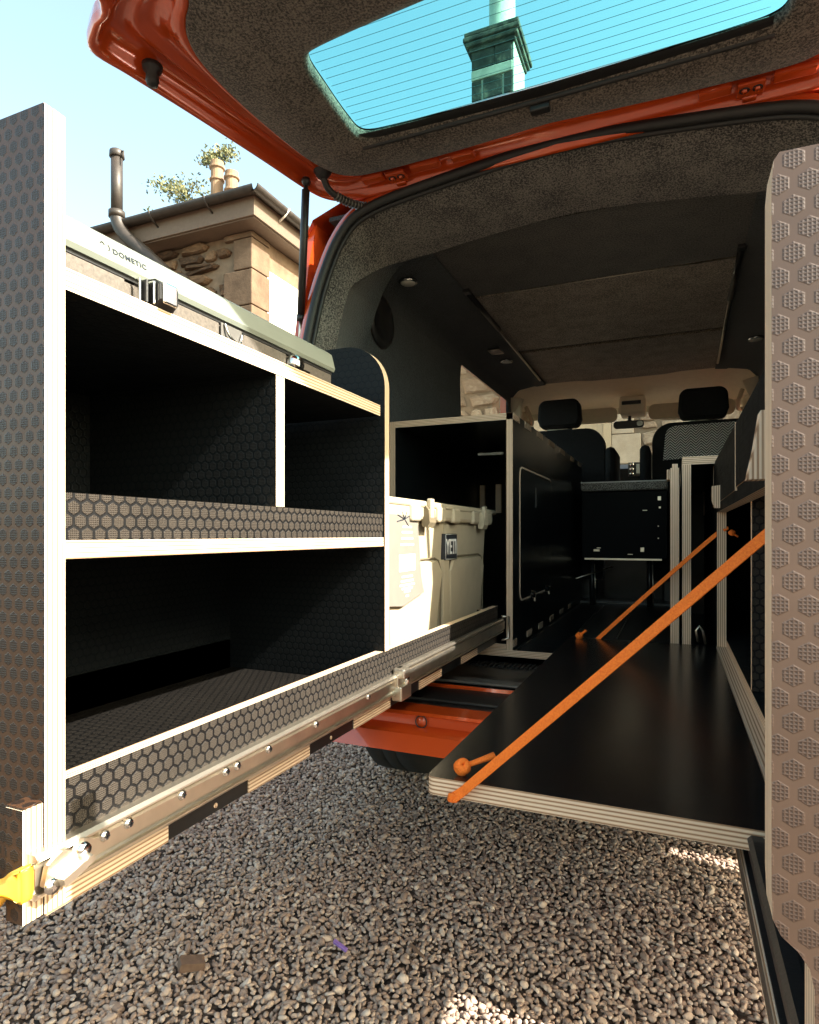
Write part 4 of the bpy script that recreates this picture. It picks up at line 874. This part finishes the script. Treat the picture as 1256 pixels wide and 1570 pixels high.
box('lintel', (-2.15, FY-.04, 2.19), (-.52, FY+.12, 2.50), STR, fh, .012)
dr = box('door', (dx0-.04, FY-.01, GZ), (dx1+.02, FY+.028, 2.17), DOORP, fh, .003)
box('door_frame', (dx0-.05, FY-.035, 2.06), (dx1+.03, FY-.012, 2.185), DOORP, dr, .004); box('door_frame', (dx1-.09, FY-.035, GZ), (dx1+.025, FY-.012, 2.055), DOORP, dr, .004)
for z0, z1 in ((-.6, .45), (.6, 1.85)): prism('door_moulding', rrect(dx0+.12, z0, dx1-.20, z1, .02), 1, FY-.022, FY-.010, DOORP, DOORP, dr, holes=[rrect(dx0+.15, z0+.03, dx1-.23, z1-.03, .02)])
# slate roof in real overlapping courses
rr = []
for k in range(26):
    y0 = FY-.25+k*.115; z0 = 4.72+k*.104
    rr.append(((-4.75, y0, z0), (9.1, y0+.17, z0+.028)))
bm = bmesh.new()
for k in range(26):
    x = -4.75-(k % 2)*.15
    while x < 1.5 or (x < 9 and k % 1 == 0):
        wv = .30 if x < 0 else 3.0; y0 = FY-.25+k*.115; z0 = 4.72+k*.104; j = random.uniform(-.006, .006)
        vs = [bm.verts.new(p) for p in ((x+.004, y0, z0+.03+j), (x+wv-.004, y0, z0+.03+j), (x+wv-.004, y0+.20, z0+.19+j), (x+.004, y0+.20, z0+.19+j), (x+.004, y0+.004, z0+j), (x+wv-.004, y0+.004, z0+j))]
        bm.faces.new(vs[:4]); bm.faces.new((vs[0], vs[4], vs[5], vs[1])); x += wv
o = link('slates', to_me(bm, 'slates'), fh, [SLAT]); o['kind'] = 'stuff'
box('wall_head', (-4.7, FY-.22, 4.60), (9, FY-.0, 4.71), FASC, fh, 0)
# chimney stack seen through the tailgate glass
SX0, SX1, SY0, SY1 = -3.62, -2.80, 11.5, 12.4
ck = thing('chimney_stack', 'tall sooty stone chimney with pale shaft seen through the raised tailgate glass', 'chimney')
box('core', (SX0+.02, SY0+.02, 5.6), (SX1-.02, SY1-.02, 9.45), STC, ck, 0)
box('return_face', (SX1-.018, SY0+.0, 5.6), (SX1+.01, SY1, 9.30), STC, ck, .01)
for k in range(7):
    z1 = 8.74-k*.42
    for x0, x1 in (((SX0, SX0+.19), (SX0+.23, SX0+.60), (SX0+.64, SX1-.02)) if k % 2 == 0 else ((SX0, SX0+.36), (SX0+.40, SX1-.02),)):
        box('stone', (x0, SY0-.012, z1-.38), (x1, SY0+.04, z1), STD, ck, .012)
box('pale_band', (SX0-.005, SY0-.018, 8.76), (SX1-.02, SY0+.05, 8.95), STC, ck, .012)
box('stone', (SX0, SY0-.014, 8.97), (SX0+.45, SY0+.04, 9.32), STD, ck, .015); box('stone', (SX0+.46, SY0-.014, 8.97), (SX1-.03, SY0+.04, 9.32), STD, ck, .015)
for dz, e in ((9.30, .05), (9.38, .10), (9.46, .14), (9.56, .12)):
    box('cornice', (SX0-e, SY0-e, dz), (SX1+e, SY1+e, dz+.088), STD, ck, .02)
lathe('shaft', [(.0, -.05), (.34, -.05), (.36, .03), (.30, .10), (.262, .16), (.255, 2.2), (.30, 2.25), (.30, 2.35), (.0, 2.35)], 2, ((SX0+SX1)/2+.10, 11.85, 9.66), STC, ck, 8)
for p in ck.children[-1].data.polygons: p.use_smooth = False
setbase(ck, ((SX0+SX1)/2, SY0+.4, 5.6))
setbase(fh, (-1.3, FY, GZ))

# ------------------------------------------------------------------ trees behind the left house
def tree(label, base, h, crown):
    t_ = thing('tree', label, 'tree', 'trees behind the stone house'); r2 = random.Random(int(h*100))
    bm = bmesh.new(); B = Vector(base); top = B+Vector((0, 0, h*.8)); add_tube(bm, [B, B+Vector((.05, 0, h*.4)), top], [.16, .11, .04], 8)
    L = []
    for k in range(16):
        a = r2.uniform(0, 6.28); z = r2.uniform(.45, .95); st_ = B+Vector((0, 0, h*z*.85)); e = st_+Vector((math.cos(a)*crown*.8*r2.uniform(.5, 1), math.sin(a)*crown*.8*r2.uniform(.5, 1), r2.uniform(.1, .55)*crown))
        add_tube(bm, [st_, st_.lerp(e, .5)+Vector((0, 0, .05)), e], [.035, .022, .008], 5); L.append(e); L.append(st_.lerp(e, .6))
    L.append(top+Vector((0, 0, h*.15)))
    link('trunk', to_me(bm, 'trunk', True), t_, [BARK])
    V = []; F = []
    for c in L:
        for cl in range(8):
            cc = c+Vector((r2.gauss(0, .20), r2.gauss(0, .20), r2.gauss(0, .18)))*crown*.8
            for _ in range(110):
                p = cc+Vector((r2.gauss(0, .10), r2.gauss(0, .10), r2.gauss(0, .09)))*crown
                u = Vector((r2.gauss(0, 1), r2.gauss(0, 1), r2.gauss(0, 1))).normalized(); v_ = u.orthogonal().normalized(); s = r2.uniform(.03, .06)
                i = len(V); V += [p-u*s, p+v_*s*.45, p+u*s, p-v_*s*.45]; F.append((i, i+1, i+2, i+3))
    me = bpy.data.meshes.new('crown'); me.from_pydata([tuple(v) for v in V], [], F); link('crown', me, t_, [LEAF]); setbase(t_, base)
tree('sunlit olive green tree top rising over the eaves behind the left flue pipe', (-11.6, 12.0, GZ), 9.85, 1.3)
tree('taller tree with thin leafy branches beside the chimney pots', (-10.7, 12.4, GZ), 10.9, 1.0)
